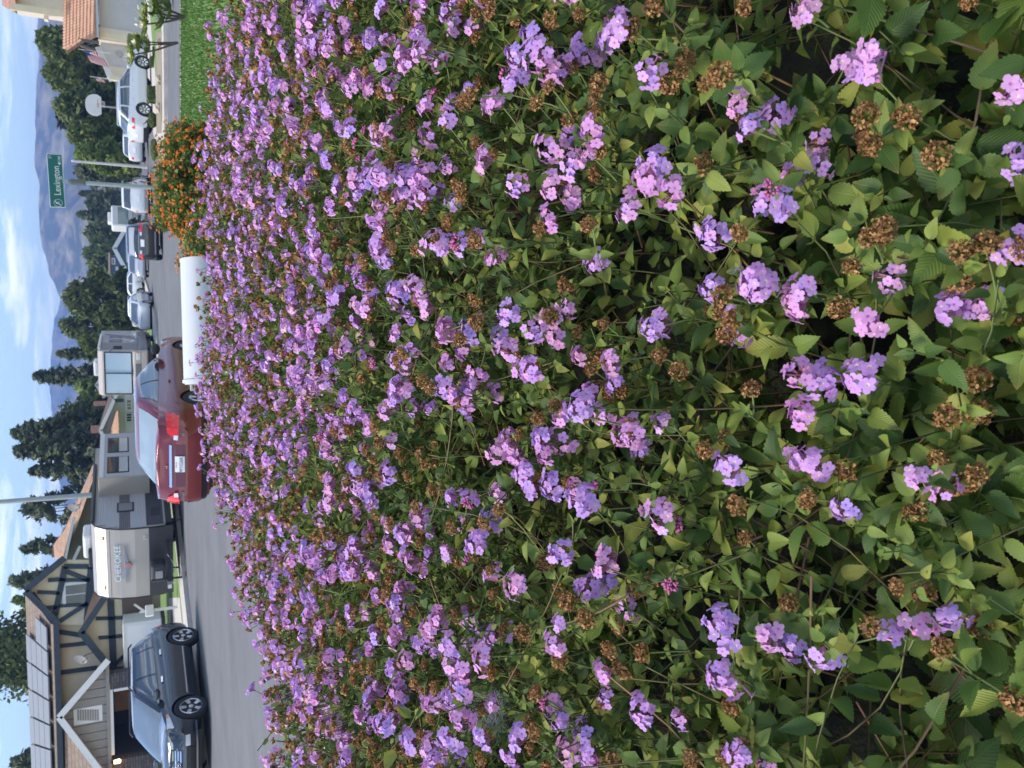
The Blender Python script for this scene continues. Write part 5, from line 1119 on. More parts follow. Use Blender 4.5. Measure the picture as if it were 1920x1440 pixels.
def inst(tv, tf, M, p, s):
    n = len(p); v = np.einsum('nij,kj->nki', M, tv) * np.asarray(s).reshape(-1, 1, 1) + p[:, None, :]
    f = tf[None] + (np.arange(n) * len(tv))[:, None, None]; return v.reshape(-1, 3), f.reshape(-1, tf.shape[1])
LIL = [(.61, .34, .66), (.57, .32, .67), (.64, .35, .62), (.54, .33, .68), (.62, .31, .58)]
def floret_layout(seed, nfl, spread=1.25):
    r = np.random.default_rng(seed); k = np.arange(nfl); t = spread * np.sqrt((k + .6) / nfl) + r.normal(size=nfl) * .13; a = k * 2.39996 + r.normal(size=nfl) * .28
    d = np.stack([np.sin(t) * np.cos(a), np.sin(t) * np.sin(a), np.cos(t)], 1); p = d * np.array([.0158, .0158, .0085]) * (1 + r.normal(size=(nfl, 1)) * .16); keep = r.random(nfl) < r.uniform(.62, 1.0); a0_ = r.uniform(0, 6.283); keep &= ~((np.cos(a - a0_) > .3) & (t > .5) & (r.random() < .4)); keep[:3] = True; return p[keep], d[keep]
def tube3(a, b, r0=.0007, r1=.0011):
    t = b - a; t = t / np.linalg.norm(t); x = np.cross(t, [.3, .5, .81]); x /= np.linalg.norm(x); y = np.cross(t, x); c = [(math.cos(k * 2.0944), math.sin(k * 2.0944)) for k in range(3)]
    v = np.array([a + (x * p + y * q) * r0 for p, q in c] + [b + (x * p + y * q) * r1 for p, q in c]); return v, np.array([(0, 1, 4), (0, 4, 3), (1, 2, 5), (1, 5, 4), (2, 0, 3), (2, 3, 5)])
def head_mesh(lod, seed, kind='lilac', split=False):
    """one flower head, about 3.4 cm across, axis +z, stalk end at origin; returns v, f, col"""
    r = np.random.default_rng(seed); VV = []; FF = []; CC = []; nv = 0
    def push(v, f, c):
        nonlocal nv
        VV.append(v); FF.append(f + nv); CC.append(c); nv += len(v)
    def cone(r0, r1, h, z0, col, n=6):
        a = np.arange(n) * 2 * math.pi / n; v = np.concatenate([np.stack([r0 * np.cos(a), r0 * np.sin(a), 0 * a + z0], 1), np.stack([r1 * np.cos(a), r1 * np.sin(a), 0 * a + z0 + h], 1)])
        i = np.arange(n); j = (i + 1) % n; push(v, np.concatenate([np.stack([i, j, j + n], 1), np.stack([i, j + n, i + n], 1)]), np.tile(col, (2 * n, 1)))
    if kind in ('lilac', 'orange'):
        nfl = int(r.integers(12, 22)); p, d = floret_layout(seed, nfl); nfl = len(p); base = np.array(LIL[seed % 5]) if kind == 'lilac' else None
        hole = r.random() < .45
        cone(.0020, .0034, .008, .002, (.30, .20, .16) if kind == 'lilac' else (.3, .13, .03))
        for i in range(nfl):
            if hole and i < 2:                   # unopened buds at the crown
                v = np.array([(1, 0, 0), (-.5, .87, 0), (-.5, -.87, 0), (0, 0, 1.3), (0, 0, -.6)]) * .0017; f = np.array([(0, 1, 3), (1, 2, 3), (2, 0, 3), (1, 0, 4), (2, 1, 4), (0, 2, 4)])
                push(v + p[i] + [0, 0, .010], f, np.tile((.50, .13, .30) if kind == 'lilac' else (.5, .08, .03), (5, 1))); continue
            if lod < 2:                             # corolla tube
                v, f = tube3(p[i] * .2 + [0, 0, .004], p[i] + [0, 0, .0115]); push(v, f, np.tile((.52, .20, .40) if kind == 'lilac' else (.6, .2, .03), (6, 1)))
            tv, tf, K = floret_tpl(lod, seed * 31 + i); M = frame((d[i] + r.normal(size=3) * .18)[None], r=r); v, f = inst(tv, tf, M, (p[i] + [0, 0, .012])[None], [.0062 * (1 + r.normal() * .08)])
            if kind == 'lilac':
                c = base * (1 + r.normal() * .06); c = c + np.array([.04, .0, -.04]) * r.normal(); eye = np.array((.78, .66, .58)) if r.random() < .3 else c * np.array((.95, .62, .9))
            else:
                c = np.array([(.76, .12, .015), (.78, .19, .02), (.60, .05, .02), (.74, .25, .03)][int(r.integers(0, 4))]); eye = np.array((.8, .45, .05))
                if r.random() < .15: c = np.array((.7, .12, .16))
            col = np.where(K[:, None] < .5, eye[None], c[None] * (.92 + .08 * K[:, None])); push(v, f, np.clip(col, 0, .9))
    elif kind == 'bud':
        n = 26; p, d = floret_layout(seed, n, 1.3); n = len(p)
        for i in range(n):
            v = np.array([(1, 0, 0), (-.5, .87, 0), (-.5, -.87, 0), (0, 0, 1.5), (0, 0, -1.9)]) * .0026; f = np.array([(0, 1, 3), (1, 2, 3), (2, 0, 3), (1, 0, 4), (2, 1, 4), (0, 2, 4)])
            v2, f2 = inst(v, f, frame(d[i][None], r=r), (p[i] * .62 + [0, 0, .006])[None], [1]); push(v2, f2, np.tile(np.array((.55, .16, .34)) * (.8 + .4 * r.random()), (5, 1)))
        cone(.002, .006, .006, .0, (.10, .16, .04))
    else:                                        # dried head: crumpled brown corollas above green bracts
        n = {0: 130, 1: 36, 2: 12}[lod]; d = r.normal(size=(n, 3)); d[:, 2] = np.abs(d[:, 2]) * .9 - .15; d /= np.linalg.norm(d, axis=1, keepdims=True); q = r.random((n, 1)) ** .3
        p = d * q * np.array([.0125, .0125, .0105]) + [0, 0, .0085]; sz = (.0020 if lod == 0 else .0038 if lod == 1 else .0062) * (.6 + .8 * r.random(n))
        tv = np.array([(-1, -.5, 0), (0, -.75, .5), (1, -.35, -.1), (.8, .6, .5), (-.1, .3, -.25), (-.9, .55, .35)]); tf = np.array([(0, 1, 4), (1, 2, 4), (2, 3, 4), (0, 4, 5)])
        M = frame(d + r.normal(size=(n, 3)) * .9, r=r); v, f = inst(tv, tf, M, p, sz); t = r.random((n, 1)); c = np.array((.13, .056, .022)) * (1 - t) + np.array((.56, .31, .13)) * t
        push(v, f, np.repeat(c, 6, 0))
        nb = 7 if lod < 2 else 4
        a = np.arange(nb) * 2 * math.pi / nb; g = np.array((.15, .20, .035)) if seed % 3 else np.array((.10, .13, .03))
        v = np.concatenate([[(0, 0, 0)], np.stack([.009 * np.cos(a), .009 * np.sin(a), 0 * a + .006], 1), np.stack([.007 * np.cos(a + .4), .007 * np.sin(a + .4), 0 * a + .011], 1)])
        i = np.arange(nb); push(v, np.concatenate([np.stack([0 * i, 1 + i, 1 + (i + 1) % nb], 1), np.stack([1 + i, 1 + nb + i, 1 + (i + 1) % nb], 1)]), np.tile(g, (len(v), 1)))
    return np.concatenate(VV), np.concatenate(FF), np.concatenate(CC)

def sprigs(tip, nrm_, r, leaf_len, has_head=None, lean=.55, npair=6, up=.45):
    """grow leafy shoots ending at tip; returns leaves (pos, x-dir, normal, size), stems, head sites"""
    n = len(tip); d = nrm_ * .75 + r.normal(size=(n, 3)) * lean + np.array([0, 0, up]); d /= np.linalg.norm(d, axis=1, keepdims=True); d += nrm_ * np.maximum(0, .5 - (d * nrm_).sum(1, keepdims=True)); d /= np.linalg.norm(d, axis=1, keepdims=True)
    bend = r.normal(size=(n, 3)) * .35; bend -= d * (bend * d).sum(1, keepdims=True)
    ref = np.cross(d, r.normal(size=(n, 3))); ref /= np.linalg.norm(ref, axis=1, keepdims=True); ref2 = np.cross(d, ref)
    pos = []; xd = []; nz_ = []; sz = []
    s = np.zeros(n); L0 = leaf_len * (.8 + .4 * r.random(n))
    for k in range(npair):
        s = s + (.003 if k == 0 else .008 + .0048 * k) * (.8 + .4 * r.random(n)); base = tip - d * s[:, None] + bend * (s ** 2)[:, None] * 5
        ax = ref if k % 2 == 0 else ref2
        for sg in (-1, 1):
            elev = np.array([.95, .75, .5, .3, .1, 0, -.1])[k] + r.normal(size=n) * .28
            x = ax * sg * np.cos(elev)[:, None] + d * np.sin(elev)[:, None] + r.normal(size=(n, 3)) * .18 - np.array([0, 0, .10]); x /= np.linalg.norm(x, axis=1, keepdims=True)
            nn_ = d * np.cos(elev)[:, None] - ax * sg * np.sin(elev)[:, None] + np.array([0, 0, .5]) + r.normal(size=(n, 3)) * .25
            nn_ -= x * (nn_ * x).sum(1, keepdims=True); nn_ /= np.linalg.norm(nn_, axis=1, keepdims=True)
            keep = r.random(n) < (.95 if k < 4 else .75)
            size = L0 * np.array([.30, .58, .84, 1.0, 1.05, 1.0, .95])[k] * (.8 + .4 * r.random(n))
            pos.append((base + x * .004)[keep]); xd.append(x[keep]); nz_.append(nn_[keep]); sz.append(size[keep])
    S_ = np.linspace(0, 1, 5)[None, :, None] * (s[:, None, None] + .03); path = tip[:, None, :] - d[:, None, :] * S_ + bend[:, None, :] * S_ ** 2 * 5
    return (np.concatenate(pos), np.concatenate(xd), np.concatenate(nz_), np.concatenate(sz)), path, d, ref
def tubes(path, r0, r1, c0, c1, ns=4):
    n, m_, _ = path.shape; t = np.gradient(path, axis=1); t /= np.linalg.norm(t, axis=2, keepdims=True) + 1e-9; a = np.cross(t, np.array([.31, .22, .92])); a /= np.linalg.norm(a, axis=2, keepdims=True) + 1e-9; b = np.cross(t, a)
    w_ = np.linspace(0, 1, m_)[None, :, None]; rad = (np.asarray(r0).reshape(-1, 1, 1) * (1 - w_) + np.asarray(r1).reshape(-1, 1, 1) * w_)
    V = np.stack([path + (a * math.cos(2 * math.pi * k / ns) + b * math.sin(2 * math.pi * k / ns)) * rad for k in range(ns)], 2).reshape(-1, 3)
    C_c = np.repeat((np.asarray(c0)[:, None] * (1 - w_) + np.asarray(c1)[:, None] * w_), ns, 1).reshape(-1, 3)
    F = []; base = (np.arange(n) * m_ * ns)[:, None]
    for i in range(m_ - 1):
        for k in range(ns):
            F.append(np.stack([base[:, 0] + i * ns + k, base[:, 0] + i * ns + (k + 1) % ns, base[:, 0] + (i + 1) * ns + (k + 1) % ns, base[:, 0] + (i + 1) * ns + k], 1))
    return V, np.concatenate(F), C_c

# ---- the big lilac hedge
EDGE = np.array([(-1.9, 1.15), (-1.3, 1.55), (-.92, 1.98), (-.68, 2.46), (-.48, 2.92), (-.22, 3.6), (.08, 3.85), (.45, 3.75), (.92, 3.25), (1.12, 2.78), (1.22, 2.5), (1.7, 2.1), (2.1, 1.5), (1.8, .5), (1.2, .16), (0, .14), (-1.2, .16), (-1.9, .5)])
def edge_dist(P):
    best = np.full(len(P), 9.0); inside = np.zeros(len(P), bool)
    for i in range(len(EDGE)):
        a, b = EDGE[i], EDGE[(i + 1) % len(EDGE)]; ab = b - a; t = np.clip(((P - a) @ ab) / (ab @ ab), 0, 1); best = np.minimum(best, np.linalg.norm(P - a - t[:, None] * ab, axis=1))
        c = (a[1] > P[:, 1]) != (b[1] > P[:, 1]); xi = a[0] + (P[:, 1] - a[1]) / (b[1] - a[1] + 1e-12) * (b[0] - a[0]); inside ^= c & (P[:, 0] < xi)
    return np.where(inside, best, -best)
GY_ = [.0, .14, .20, .26, .31, .37, .46, .56, .70, .88, 1.07, 1.4, 1.76, 2.4, 4.2]; GZ_ = [.0, .35, .62, .80, .905, .985, 1.045, 1.085, 1.128, 1.152, 1.17, 1.180, 1.185, 1.185, 1.185]
def hz_top(P):
    d = edge_dist(P); g = np.interp(P[:, 1], GY_, GZ_); r_ = .22; far = P[:, 1] > .6
    k = np.clip(d, 0, r_); drop = np.where(far, r_ - np.sqrt(np.maximum(r_ * r_ - (r_ - k) ** 2, 0)), 0)
    bump = (fbm(P[:, 0] * 3.1 + 40, P[:, 1] * 3.1 + 40, 4, 77) - .47) * .16 * np.clip(P[:, 1] / .7, .3, 1)
    return g - drop + bump, d
def hnorm(P):
    e = .03; z0, _ = hz_top(P); zx, _ = hz_top(P + [e, 0]); zy, _ = hz_top(P + [0, e]); n_ = np.stack([-(zx - z0) / e, -(zy - z0) / e, np.ones(len(P))], 1); return n_ / np.linalg.norm(n_, axis=1, keepdims=True)
HEDGE = empty('lantana_hedge', (.1, 1.9, 0.0), 0, 'long mounded hedge of lilac lantana filling the foreground', 'hedge')
hloc = np.array([.1, 1.9, 0.0])
def sample(nper, r):
    P = np.stack([r.uniform(-1.9, 2.1, int(nper * 4 * 4.1)), r.uniform(.12, 3.9, int(nper * 4 * 4.1))], 1); P = P[edge_dist(P) > .02]
    nn_ = hnorm(P); w_ = np.minimum(1 / nn_[:, 2], 4.0); P = P[r.random(len(P)) < w_ / 4.0]         # thin to equal surface density (drawn at 4x)
    # only what could be seen from the photograph's side of the hedge
    z, _ = hz_top(P); q = np.column_stack([P, z]); a, b, dep = proj(q.T.T) if False else (None, None, None)
    d = q - CAM; zc = d @ cF; u_ = FPX * (d @ cR) / zc; keep = (zc > .2) & (np.abs(u_) < 720 + 270 / np.maximum(zc, .4) + 60)
    return P[keep]
def clear_view(q):                        # no shoot stands up straight into the lens
    a = q - CAM; zc = a @ cF; qx = 960 - FPX * (a @ cU) / zc; lim = np.interp(zc, [.3, .5, .7, 1.0, 1.5, 2.2, 3.0], [1250, 960, 760, 560, 455, 385, 340]); return qx > lim
P1 = sample(800 * 4, rng); P2 = sample(500 * 4, rng); P2 = P2[rng.random(len(P2)) < np.interp(P2[:, 1], [.35, .8], [.30, 1])]
if True:
    z1, _ = hz_top(P1); n1 = hnorm(P1); t1 = np.column_stack([P1, z1]) + n1 * rng.normal(.012, .022, (len(P1), 1))
    z2, _ = hz_top(P2); n2 = hnorm(P2); t2 = np.column_stack([P2, z2]) - n2 * rng.uniform(.04, .17, (len(P2), 1))
    tips = np.concatenate([t1, t2]); nrms = np.concatenate([n1, n2]); front = np.concatenate([np.ones(len(t1), bool), np.zeros(len(t2), bool)])
    ok = (np.linalg.norm(tips - CAM, axis=1) > .46) & clear_view(tips); tips, nrms, front = tips[ok], nrms[ok], front[ok]
    (lp_, lx, lz, ls), paths, dirs, refs = sprigs(tips, nrms, rng, np.interp(tips[:, 2], [.8, 1.0, 1.12], [.034, .030, .0225]), npair=7)
    ok = (np.linalg.norm(lp_ - CAM, axis=1) > .40) & clear_view(lp_); lp_, lx, lz, ls = lp_[ok], lx[ok], lz[ok], ls[ok]
    # heads on stalks above the shoots
    nh = front.sum(); ti = np.where(front)[0]; HP = []; HD = []; HK = []; HS = []
    stalk = []
    for rep in range(2):
        use = ti[rng.random(nh) < (.88 if rep == 0 else .42)]; k = len(use)
        l0_ = 1; d = dirs[use] * .6 + refs[use] * rng.choice([-1, 1], (k, 1)) * rng.uniform(.1, .7, (k, 1)) + nrms[use] * .25 + rng.normal(size=(k, 3)) * .15; d /= np.linalg.norm(d, axis=1, keepdims=True)
        b = tips[use] - dirs[use] * rng.uniform(.005, .03, (k, 1)); l_ = rng.uniform(.012, .036, (k, 1)); hp = b + d * l_ + np.array([0, 0, .004])
        dist = np.linalg.norm(hp - CAM, axis=1); far_ = np.clip((dist - .6) / 1.6, 0, 1)
        q = rng.random(k); pl_ = (.53 - .02 * far_) if rep == 0 else (.40 - .02 * far_); pb = .05
        kind = np.where(q < pl_, 0, np.where(q < pl_ + pb, 2, 1))
        HP.append(hp); hd = d + np.array([0, 0, .35]) + nrms[use] * .3 + rng.normal(size=(k, 3)) * .2; HD.append(hd / np.linalg.norm(hd, axis=1, keepdims=True)); HK.append(kind)
        HS.append(rng.uniform(.62, .95, k) * np.where(kind == 1, .84, np.where(kind == 2, .8, 1.0))); w5 = np.linspace(0, 1, 4)[None, :, None]
        stalk.append(hp[:, None, :] * (1 - w5) + b[:, None, :] * w5 + (d[:, None, :] * 0 - np.array([0, 0, .004])) * (w5 * (1 - w5)))
    HP, HD, HK, HS = np.concatenate(HP), np.concatenate(HD), np.concatenate(HK), np.concatenate(HS); stalk = np.concatenate(stalk)
    ok = (np.linalg.norm(HP - CAM, axis=1) > .47) & clear_view(HP) & (rng.random(len(HP)) < np.interp(np.linalg.norm(HP - CAM, axis=1), [.5, .62, .85], [.45, .6, 1.0])); HP, HD, HK, HS, stalk = HP[ok], HD[ok], HK[ok], HS[ok], stalk[ok]
    # stems
    okp = np.linalg.norm(tips - CAM, axis=1) < np.where(front, 9, 1.4); paths = paths[okp]; nn = len(paths); cg = np.array([.11, .15, .05]); cp = np.array([.10, .055, .05]); cb = np.array([.22, .12, .06]); mixc = rng.random((nn, 1))
    V, F, C1 = tubes(paths, np.full(nn, .0007), np.full(nn, .0013), np.tile(cg, (nn, 1)) * (.8 + .4 * mixc), cp * (1 - mixc) + cb * mixc, 3)
    V2, F2, C2 = tubes(stalk, np.full(len(stalk), .0009), np.full(len(stalk), .0011), np.tile([.14, .19, .05], (len(stalk), 1)), np.tile([.12, .14, .06], (len(stalk), 1)), 3)
    tag(npmesh('stems', np.concatenate([V, V2]) - hloc, np.concatenate([F, F2 + len(V)]), TWIG, HEDGE, col=np.concatenate([C1, C2]), smooth=True), kind='stuff')
    # woody twigs in the depth of the hedge
    Pb = sample(150, rng); Pb = Pb[edge_dist(Pb) > .4]; zb_, _ = hz_top(Pb); nb_ = hnorm(Pb); a = np.column_stack([Pb, zb_]) - nb_ * rng.uniform(.05, .13, (len(Pb), 1)); dd = rng.normal(size=a.shape) * .6 + [0, 0, .7]; dd /= np.linalg.norm(dd, axis=1, keepdims=True)
    w5 = np.linspace(0, 1, 4)[None, :, None]; tp = a[:, None, :] - dd[:, None, :] * w5 * rng.uniform(.14, .3, (len(a), 1, 1)) + rng.normal(size=(len(a), 4, 3)) * .006
    okb = (np.linalg.norm(a - CAM, axis=1) > .6) & clear_view(a); tp = tp[okb]; kk = len(tp)
    V, F, C1 = tubes(tp, np.full(kk, .0004), np.full(kk, .0021), np.tile([.20, .11, .06], (kk, 1)), np.tile([.13, .08, .05], (kk, 1)), 5); tag(npmesh('twigs', V - hloc, F, TWIG, HEDGE, col=C1, smooth=True), kind='stuff')

    # choose what shows largest: nearest in a coarse grid over the view
    def visible(pos, size, cell=34):
        a = pos - CAM; zc = a @ cF; qx = 960 - FPX * (a @ cU) / zc; qy = 720 - FPX * (a @ cR) / zc; inside = (zc > .1) & (qx > 0) & (qx < 1920) & (qy > 0) & (qy < 1440); show = size / zc * inside
        order = np.argsort(-show); seen = {}; out = []
        gx_ = (qx // cell).astype(int); gy_ = (qy // cell).astype(int); zmin = {}
        for i in np.where(inside)[0]:
            k = (gx_[i], gy_[i]); zmin[k] = min(zmin.get(k, 9e9), zc[i])
        for i in order:
            if show[i] <= 0: break
            if zc[i] <= zmin[(gx_[i], gy_[i])] * 1.05: out.append(i)
            if len(out) >= 300: break
        return np.array(out)
    # leaves
    LT_ = {(l, k): leaf_tpl(l, k * 7 + 3, .12 + .16 * k, .10 + .13 * ((k * 2) % 3), .55 + .055 * (k % 3)) for l in (0, 1, 2) for k in range(4)}
    dl = np.linalg.norm(lp_ - CAM, axis=1); lod = np.where(dl < .74, 0, np.where(dl < 1.25, 1, 2)); tplk = rng.integers(0, 4, len(lp_)); lvar = np.clip((rng.beta(1.5, 2.2, len(lp_)) + .12 * (rng.random(len(lp_)) < .15)) * np.interp(lp_[:, 2], [.85, 1.14], [.42, 1.0]), 0, .999)  # lower leaves tinted darker: older growth, plus near-face shade put into the colour
    Mx = np.stack([lx, np.cross(lz, lx), lz], -1); big = visible(lp_ + lx * ls[:, None] * .5, ls, 30); isbig = np.zeros(len(lp_), bool); isbig[big] = True
    VV, FF, UU, RR = [], [], [], []; off = 0
    for l in (0, 1, 2):
        for k in range(4):
            s_ = (lod == l) & (tplk == k) & ~isbig
            if not s_.any(): continue
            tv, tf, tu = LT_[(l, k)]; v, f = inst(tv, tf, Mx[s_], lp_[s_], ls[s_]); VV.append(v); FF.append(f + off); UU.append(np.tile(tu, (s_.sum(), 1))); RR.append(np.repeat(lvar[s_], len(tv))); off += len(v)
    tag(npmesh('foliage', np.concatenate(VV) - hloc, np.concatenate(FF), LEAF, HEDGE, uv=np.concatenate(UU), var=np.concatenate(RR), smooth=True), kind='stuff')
    LM_ = []
    for k in range(4):
        tv, tf, tu = LT_[(0, k)]; o = npmesh('leaf', tv, tf, LEAF, HEDGE, uv=tu, var=np.zeros(len(tv)), smooth=True); LM_.append(o.data); bpy.data.objects.remove(o)
    def place(name, me, M3, p, s_, parent):
        o = bpy.data.objects.new(name, me); COL.objects.link(o); o.parent = parent; mm = Matrix.Identity(4)
        for i in range(3):
            for j in range(3): mm[i][j] = M3[i][j] * s_
            mm[i][3] = p[i]
        o.matrix_local = mm; return o
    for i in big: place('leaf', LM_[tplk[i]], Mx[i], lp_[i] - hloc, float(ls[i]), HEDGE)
    # flower heads
    dh = np.linalg.norm(HP - CAM, axis=1); hl_ = np.where(dh < .88, 0, np.where(dh < 1.45, 1, 2)); MH_ = frame(HD); NV = 8; hk = rng.integers(0, NV, len(HP))
    TP = {}
    for kd, nm in ((0, 'lilac'), (1, 'dry'), (2, 'bud')):
        for l in (0, 1, 2):
            for k in range(NV): TP[(kd, l, k)] = head_mesh(l, 11 * k + kd * 5 + 2, nm)
    names = {0: 'flower_head', 1: 'dried_flower_head', 2: 'flower_bud'}
    def head_me(kd, k, cache={}):
        if (kd, k) not in cache:
            v, f, c = TP[(kd, 0, k)]; o = npmesh(names[kd], v, f, PETAL, HEDGE, col=c); cache[(kd, k)] = o.data; bpy.data.objects.remove(o)
        return cache[(kd, k)]
    for kd in (0, 1, 2):
        s_all = HK == kd; idx = np.where(s_all)[0]; vis = idx[visible(HP[idx], .034 * HS[idx], 24)]
        isb = np.zeros(len(HP), bool); isb[vis] = True; VV, FF, CC = [], [], []; off = 0
        for l in (0, 1, 2):
            for k in range(NV):
                s_ = s_all & ~isb & (hl_ == l) & (hk == k)
                if not s_.any(): continue
                tv, tf, tcol = TP[(kd, l, k)]; v, f = inst(tv, tf, MH_[s_], HP[s_], HS[s_]); VV.append(v); FF.append(f + off); off += len(v); br = np.repeat(rng.normal(1, .07, s_.sum()), len(tv))[:, None]; CC.append(np.clip(np.tile(tcol, (s_.sum(), 1)) * br, 0, .9))
        tag(npmesh(names[kd] + 's', np.concatenate(VV) - hloc, np.concatenate(FF), PETAL, HEDGE, col=np.concatenate(CC)), kind='stuff')
        nsplit = 0
        for i in vis:
            if kd == 0 and nsplit < 280:        # the nearest heads: every floret a piece of its own
                r = np.random.default_rng(int(i)); nfl = int(r.integers(13, 22)); pf, df = floret_layout(int(i), nfl); nfl = len(pf); c0 = LIL[int(i) % 5]
                hme = MB().lathe([(.0016, .001), (.003, .004), (.0034, .008), (.001, .010)], n=8)
                for j in range(nfl):
                    v_t, f_t = tube3(pf[j] * .2 + [0, 0, .004], pf[j] + [0, 0, .0115]); hme.add(v_t, [tuple(int(a_) for a_ in q_) for q_ in f_t]); ho = hme.build('flower_head', mat('flower_base', (.52, .20, .40), .7), HEDGE, True)
                mm = Matrix.Identity(4)
                for a_ in range(3):
                    for b_ in range(3): mm[a_][b_] = MH_[i][a_][b_] * HS[i]
                    mm[a_][3] = HP[i][a_] - hloc[a_]
                ho.matrix_local = mm; key = 'fl%d' % (int(i) % 5)
                if key not in MATS:
                    ms_ = []
                    for q in range(3):
                        tv, tf, K = floret_tpl(0, 500 + q + 10 * (int(i) % 5)); eye = np.array((.78, .64, .52)) if q == 1 else np.array(c0) * [.95, .6, .9]; o = npmesh('floret', tv, tf, PETAL, HEDGE, col=np.clip(np.where(K[:, None] < .5, eye[None], np.array(c0)[None] * (.92 + .08 * K[:, None])), 0, .9), smooth=True); ms_.append(o.data); bpy.data.objects.remove(o)
                    MATS[key] = ms_
                Mf_ = frame(df + r.normal(size=df.shape) * .18, r=r)
                for j in range(nfl): place('floret', MATS[key][int(r.integers(0, 3))], Mf_[j], pf[j] + [0, 0, .012], float(.0063 * (1 + r.normal() * .07)), ho)
                nsplit += nfl
            else: place(names[kd], head_me(kd, hk[i]), MH_[i], HP[i] - hloc, float(HS[i]), HEDGE)
    # solid dark hull standing for inner twigs, added to stop light leaking through
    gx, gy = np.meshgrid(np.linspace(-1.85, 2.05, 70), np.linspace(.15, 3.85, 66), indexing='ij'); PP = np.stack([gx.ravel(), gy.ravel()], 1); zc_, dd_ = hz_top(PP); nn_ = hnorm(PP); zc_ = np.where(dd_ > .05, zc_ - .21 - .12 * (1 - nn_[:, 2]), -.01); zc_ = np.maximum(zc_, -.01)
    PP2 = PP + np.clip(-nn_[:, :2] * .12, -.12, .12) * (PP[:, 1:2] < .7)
    i, j = np.meshgrid(np.arange(69), np.arange(65), indexing='ij'); a = (i * 66 + j).ravel(); npmesh('dark_core', np.column_stack([PP2, zc_]) - hloc, np.stack([a, a + 66, a + 67, a + 1], 1), mat('hedge_core', (.022, .024, .014), .95, noise=.4, nscale=30, bump=.8, bscale=60), HEDGE, smooth=True)

# ---- orange lantana bush behind the hedge
def small_lantana(name, label, c, rad, n, kind, seed):
    r = np.random.default_rng(seed); c = np.array(c, float); root = empty(name, (c[0], c[1], .13), 0, label, 'shrub'); o0 = np.array([c[0], c[1], .13])
    d = r.normal(size=(n, 3)); d[:, 2] = np.abs(d[:, 2]) * 1.1 - .25; d /= np.linalg.norm(d, axis=1, keepdims=True); lump = 1 + .10 * np.sin(d[:, 0] * 6) * np.sin(d[:, 2] * 5 + 1) + .07 * np.sin(d[:, 0] * 13 + d[:, 1] * 9)
    sup = np.stack([np.sign(d[:, 0]) * np.abs(d[:, 0]) ** .8, np.sign(d[:, 1]) * np.abs(d[:, 1]) ** .8, np.sign(d[:, 2]) * np.abs(d[:, 2]) ** .75], 1)
    tip = c + sup * np.array(rad) * (lump * r.uniform(.86, 1.04, n))[:, None]
    (p, x, z, s_), path, dd, rf = sprigs(tip, d, r, .038, npair=5); tv, tf, tu = leaf_tpl(2, 3, .2, .2, .66); M = np.stack([x, np.cross(z, x), z], -1); v, f = inst(tv, tf, M, p, s_)
    tag(npmesh('foliage', v - o0, f, LEAF, root, uv=np.tile(tu, (len(p), 1)), var=np.repeat(r.random(len(p)) * .8, len(tv)), smooth=True), kind='stuff')
    V, F, C1 = tubes(path, np.full(n, .0012), np.full(n, .002), np.tile([.1, .13, .05], (n, 1)), np.tile([.13, .08, .05], (n, 1)), 3); tag(npmesh('stems', V - o0, F, TWIG, root, col=C1), kind='stuff')
    use = np.where(r.random(n) < .34)[0]; hp = tip[use] + d[use] * .02; T4 = [head_mesh(2, 40 + k, kind) for k in range(6)]; Mh = frame(d[use] + [0, -.2, .4], r=r); kk = r.integers(0, 6, len(use))
    a = hp - CAM; zc = a @ cF; qx = 960 - FPX * (a @ cU) / zc; qy = 720 - FPX * (a @ cR) / zc; own = (a[:, 1] < c[1] - CAM[1] + .05); ids = np.where(own)[0][:300]; isb = np.zeros(len(use), bool); isb[ids] = True
    mes = []
    for k in range(6):
        tv, tf, tcx = T4[k]; o = npmesh('flower_head', tv, tf, PETAL, root, col=tcx); mes.append(o.data); bpy.data.objects.remove(o)
    for i in ids: place('flower_head', mes[kk[i]], Mh[i], hp[i] - o0, .85, root)
    VV, FF, CC = [], [], []; off = 0
    for k in range(6):
        s2 = (kk == k) & ~isb
        if s2.any(): tv, tf, tcx = T4[k]; v, f = inst(tv, tf, Mh[s2], hp[s2], np.full(s2.sum(), .85)); VV.append(v); FF.append(f + off); off += len(v); CC.append(np.tile(tcx, (s2.sum(), 1)))
    if VV: tag(npmesh('flower_heads', np.concatenate(VV) - o0, np.concatenate(FF), PETAL, root, col=np.concatenate(CC)), kind='stuff')
    bm_ = bmesh.new(); bmesh.ops.create_icosphere(bm_, subdivisions=3, radius=1)
    for v in bm_.verts: v.co = Vector((v.co.x * rad[0] * .8, v.co.y * rad[1] * .8, max(v.co.z * rad[2] * .8 + c[2] - .13, 0)))
    me = bpy.data.meshes.new('dark_core'); bm_.to_mesh(me); bm_.free(); me.materials.append(MATS['hedge_core']); o = bpy.data.objects.new('dark_core', me); link(o, root)
oc = at(345, 352, 7.0)
small_lantana('orange_lantana_bush', 'rounded bush with orange and red flowers behind the lilac hedge', (oc[0], 7.0, .72), (.50, .5, .55), 4200, 'orange', 21)
oc2 = at(372, 452, 6.4)
small_lantana('orange_lantana_bush', 'lower orange flowering bush close to the white mailbox', (oc2[0] - .02, 6.5, .62), (.34, .4, .48), 2000, 'orange', 22)

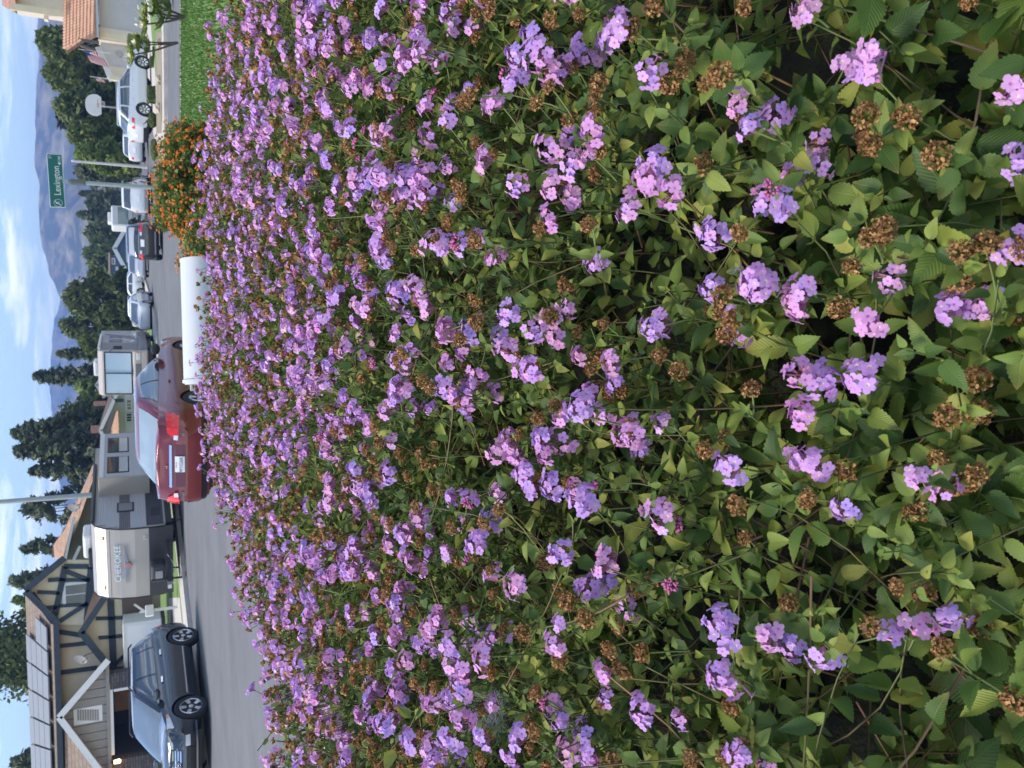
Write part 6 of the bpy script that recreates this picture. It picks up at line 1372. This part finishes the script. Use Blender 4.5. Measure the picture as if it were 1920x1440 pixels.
# ---- grass blades on the part of the lawn in view
r = np.random.default_rng(5); nG = 42000; gx = r.uniform(2.0, 11.5, nG); gy = r.uniform(10.5, 24.0, nG); inl = (gx * HY - (gy - 14.2) * HX - .06 * HY > .6) & ((gx - 7.3) * HX + (gy - 22.9) * HY < -.6); gx, gy = gx[inl], gy[inl]; k = len(gx)
a = r.uniform(0, 6.283, k); h = r.uniform(.03, .075, k); ln_ = r.uniform(-.5, .5, (k, 2)); wd = .012; base = np.stack([gx, gy, np.full(k, .138)], 1); sd_ = np.stack([np.cos(a) * wd, np.sin(a) * wd, 0 * a], 1); tipv = base + np.stack([ln_[:, 0] * h, ln_[:, 1] * h, h], 1)
m_ = r.random((k, 1)); cg_ = np.array([.055, .125, .02]) * (1 - m_) + np.array([.12, .21, .04]) * m_
tag(npmesh('grass', np.stack([base - sd_, base + sd_, tipv], 1).reshape(-1, 3), np.arange(3 * k).reshape(-1, 3), TREELEAF, col=np.repeat(cg_, 3, 0)), 'short green grass of the corner lawn', None, None, 'stuff')

# ---- spider web low in the left of the hedge
wc = at(915, 1345, .86); r = np.random.default_rng(9); sw = empty('spider_web', wc, 0, 'filmy grey spider web stretched among stems on the left of the hedge', 'spider web'); paths_ = []
for i in range(170):
    a = r.uniform(0, 6.283); e = np.array([math.cos(a) * r.uniform(.02, .05), r.uniform(-.02, .03), math.sin(a) * r.uniform(.015, .035)]); b = r.normal(size=3) * [.012, .012, .008] + [0, .02, -.012]
    t = np.linspace(0, 1, 4)[:, None]; paths_.append(b * (1 - t) + e * t + np.array([0, 0, -.008]) * (t * (1 - t)) * 4)
V, F, C1 = tubes(np.array(paths_), np.full(170, .00010), np.full(170, .00010), np.tile([.75, .76, .78], (170, 1)), np.tile([.75, .76, .78], (170, 1)), 3); npmesh('strands', V, F, TWIG, sw, col=C1)

# ================================================================ AIR
hz = MB().box(-2400, 2400, -200, 2400, -1.0, 190).build('haze', None); tag(hz, 'thin blue summer haze in the air', None, None, 'stuff')
hm = bpy.data.materials.new('haze'); hm.use_nodes = True; t = hm.node_tree
for n in list(t.nodes):
    if n.type != 'OUTPUT_MATERIAL': t.nodes.remove(n)
pv = t.nodes.new('ShaderNodeVolumePrincipled'); pv.inputs['Density'].default_value = 0.00062; pv.inputs['Color'].default_value = (.22, .38, .80, 1); pv.inputs['Anisotropy'].default_value = 0.15
t.links.new(pv.outputs[0], t.nodes['Material Output'].inputs['Volume']); hz.data.materials.append(hm); hz.display_type = 'WIRE'
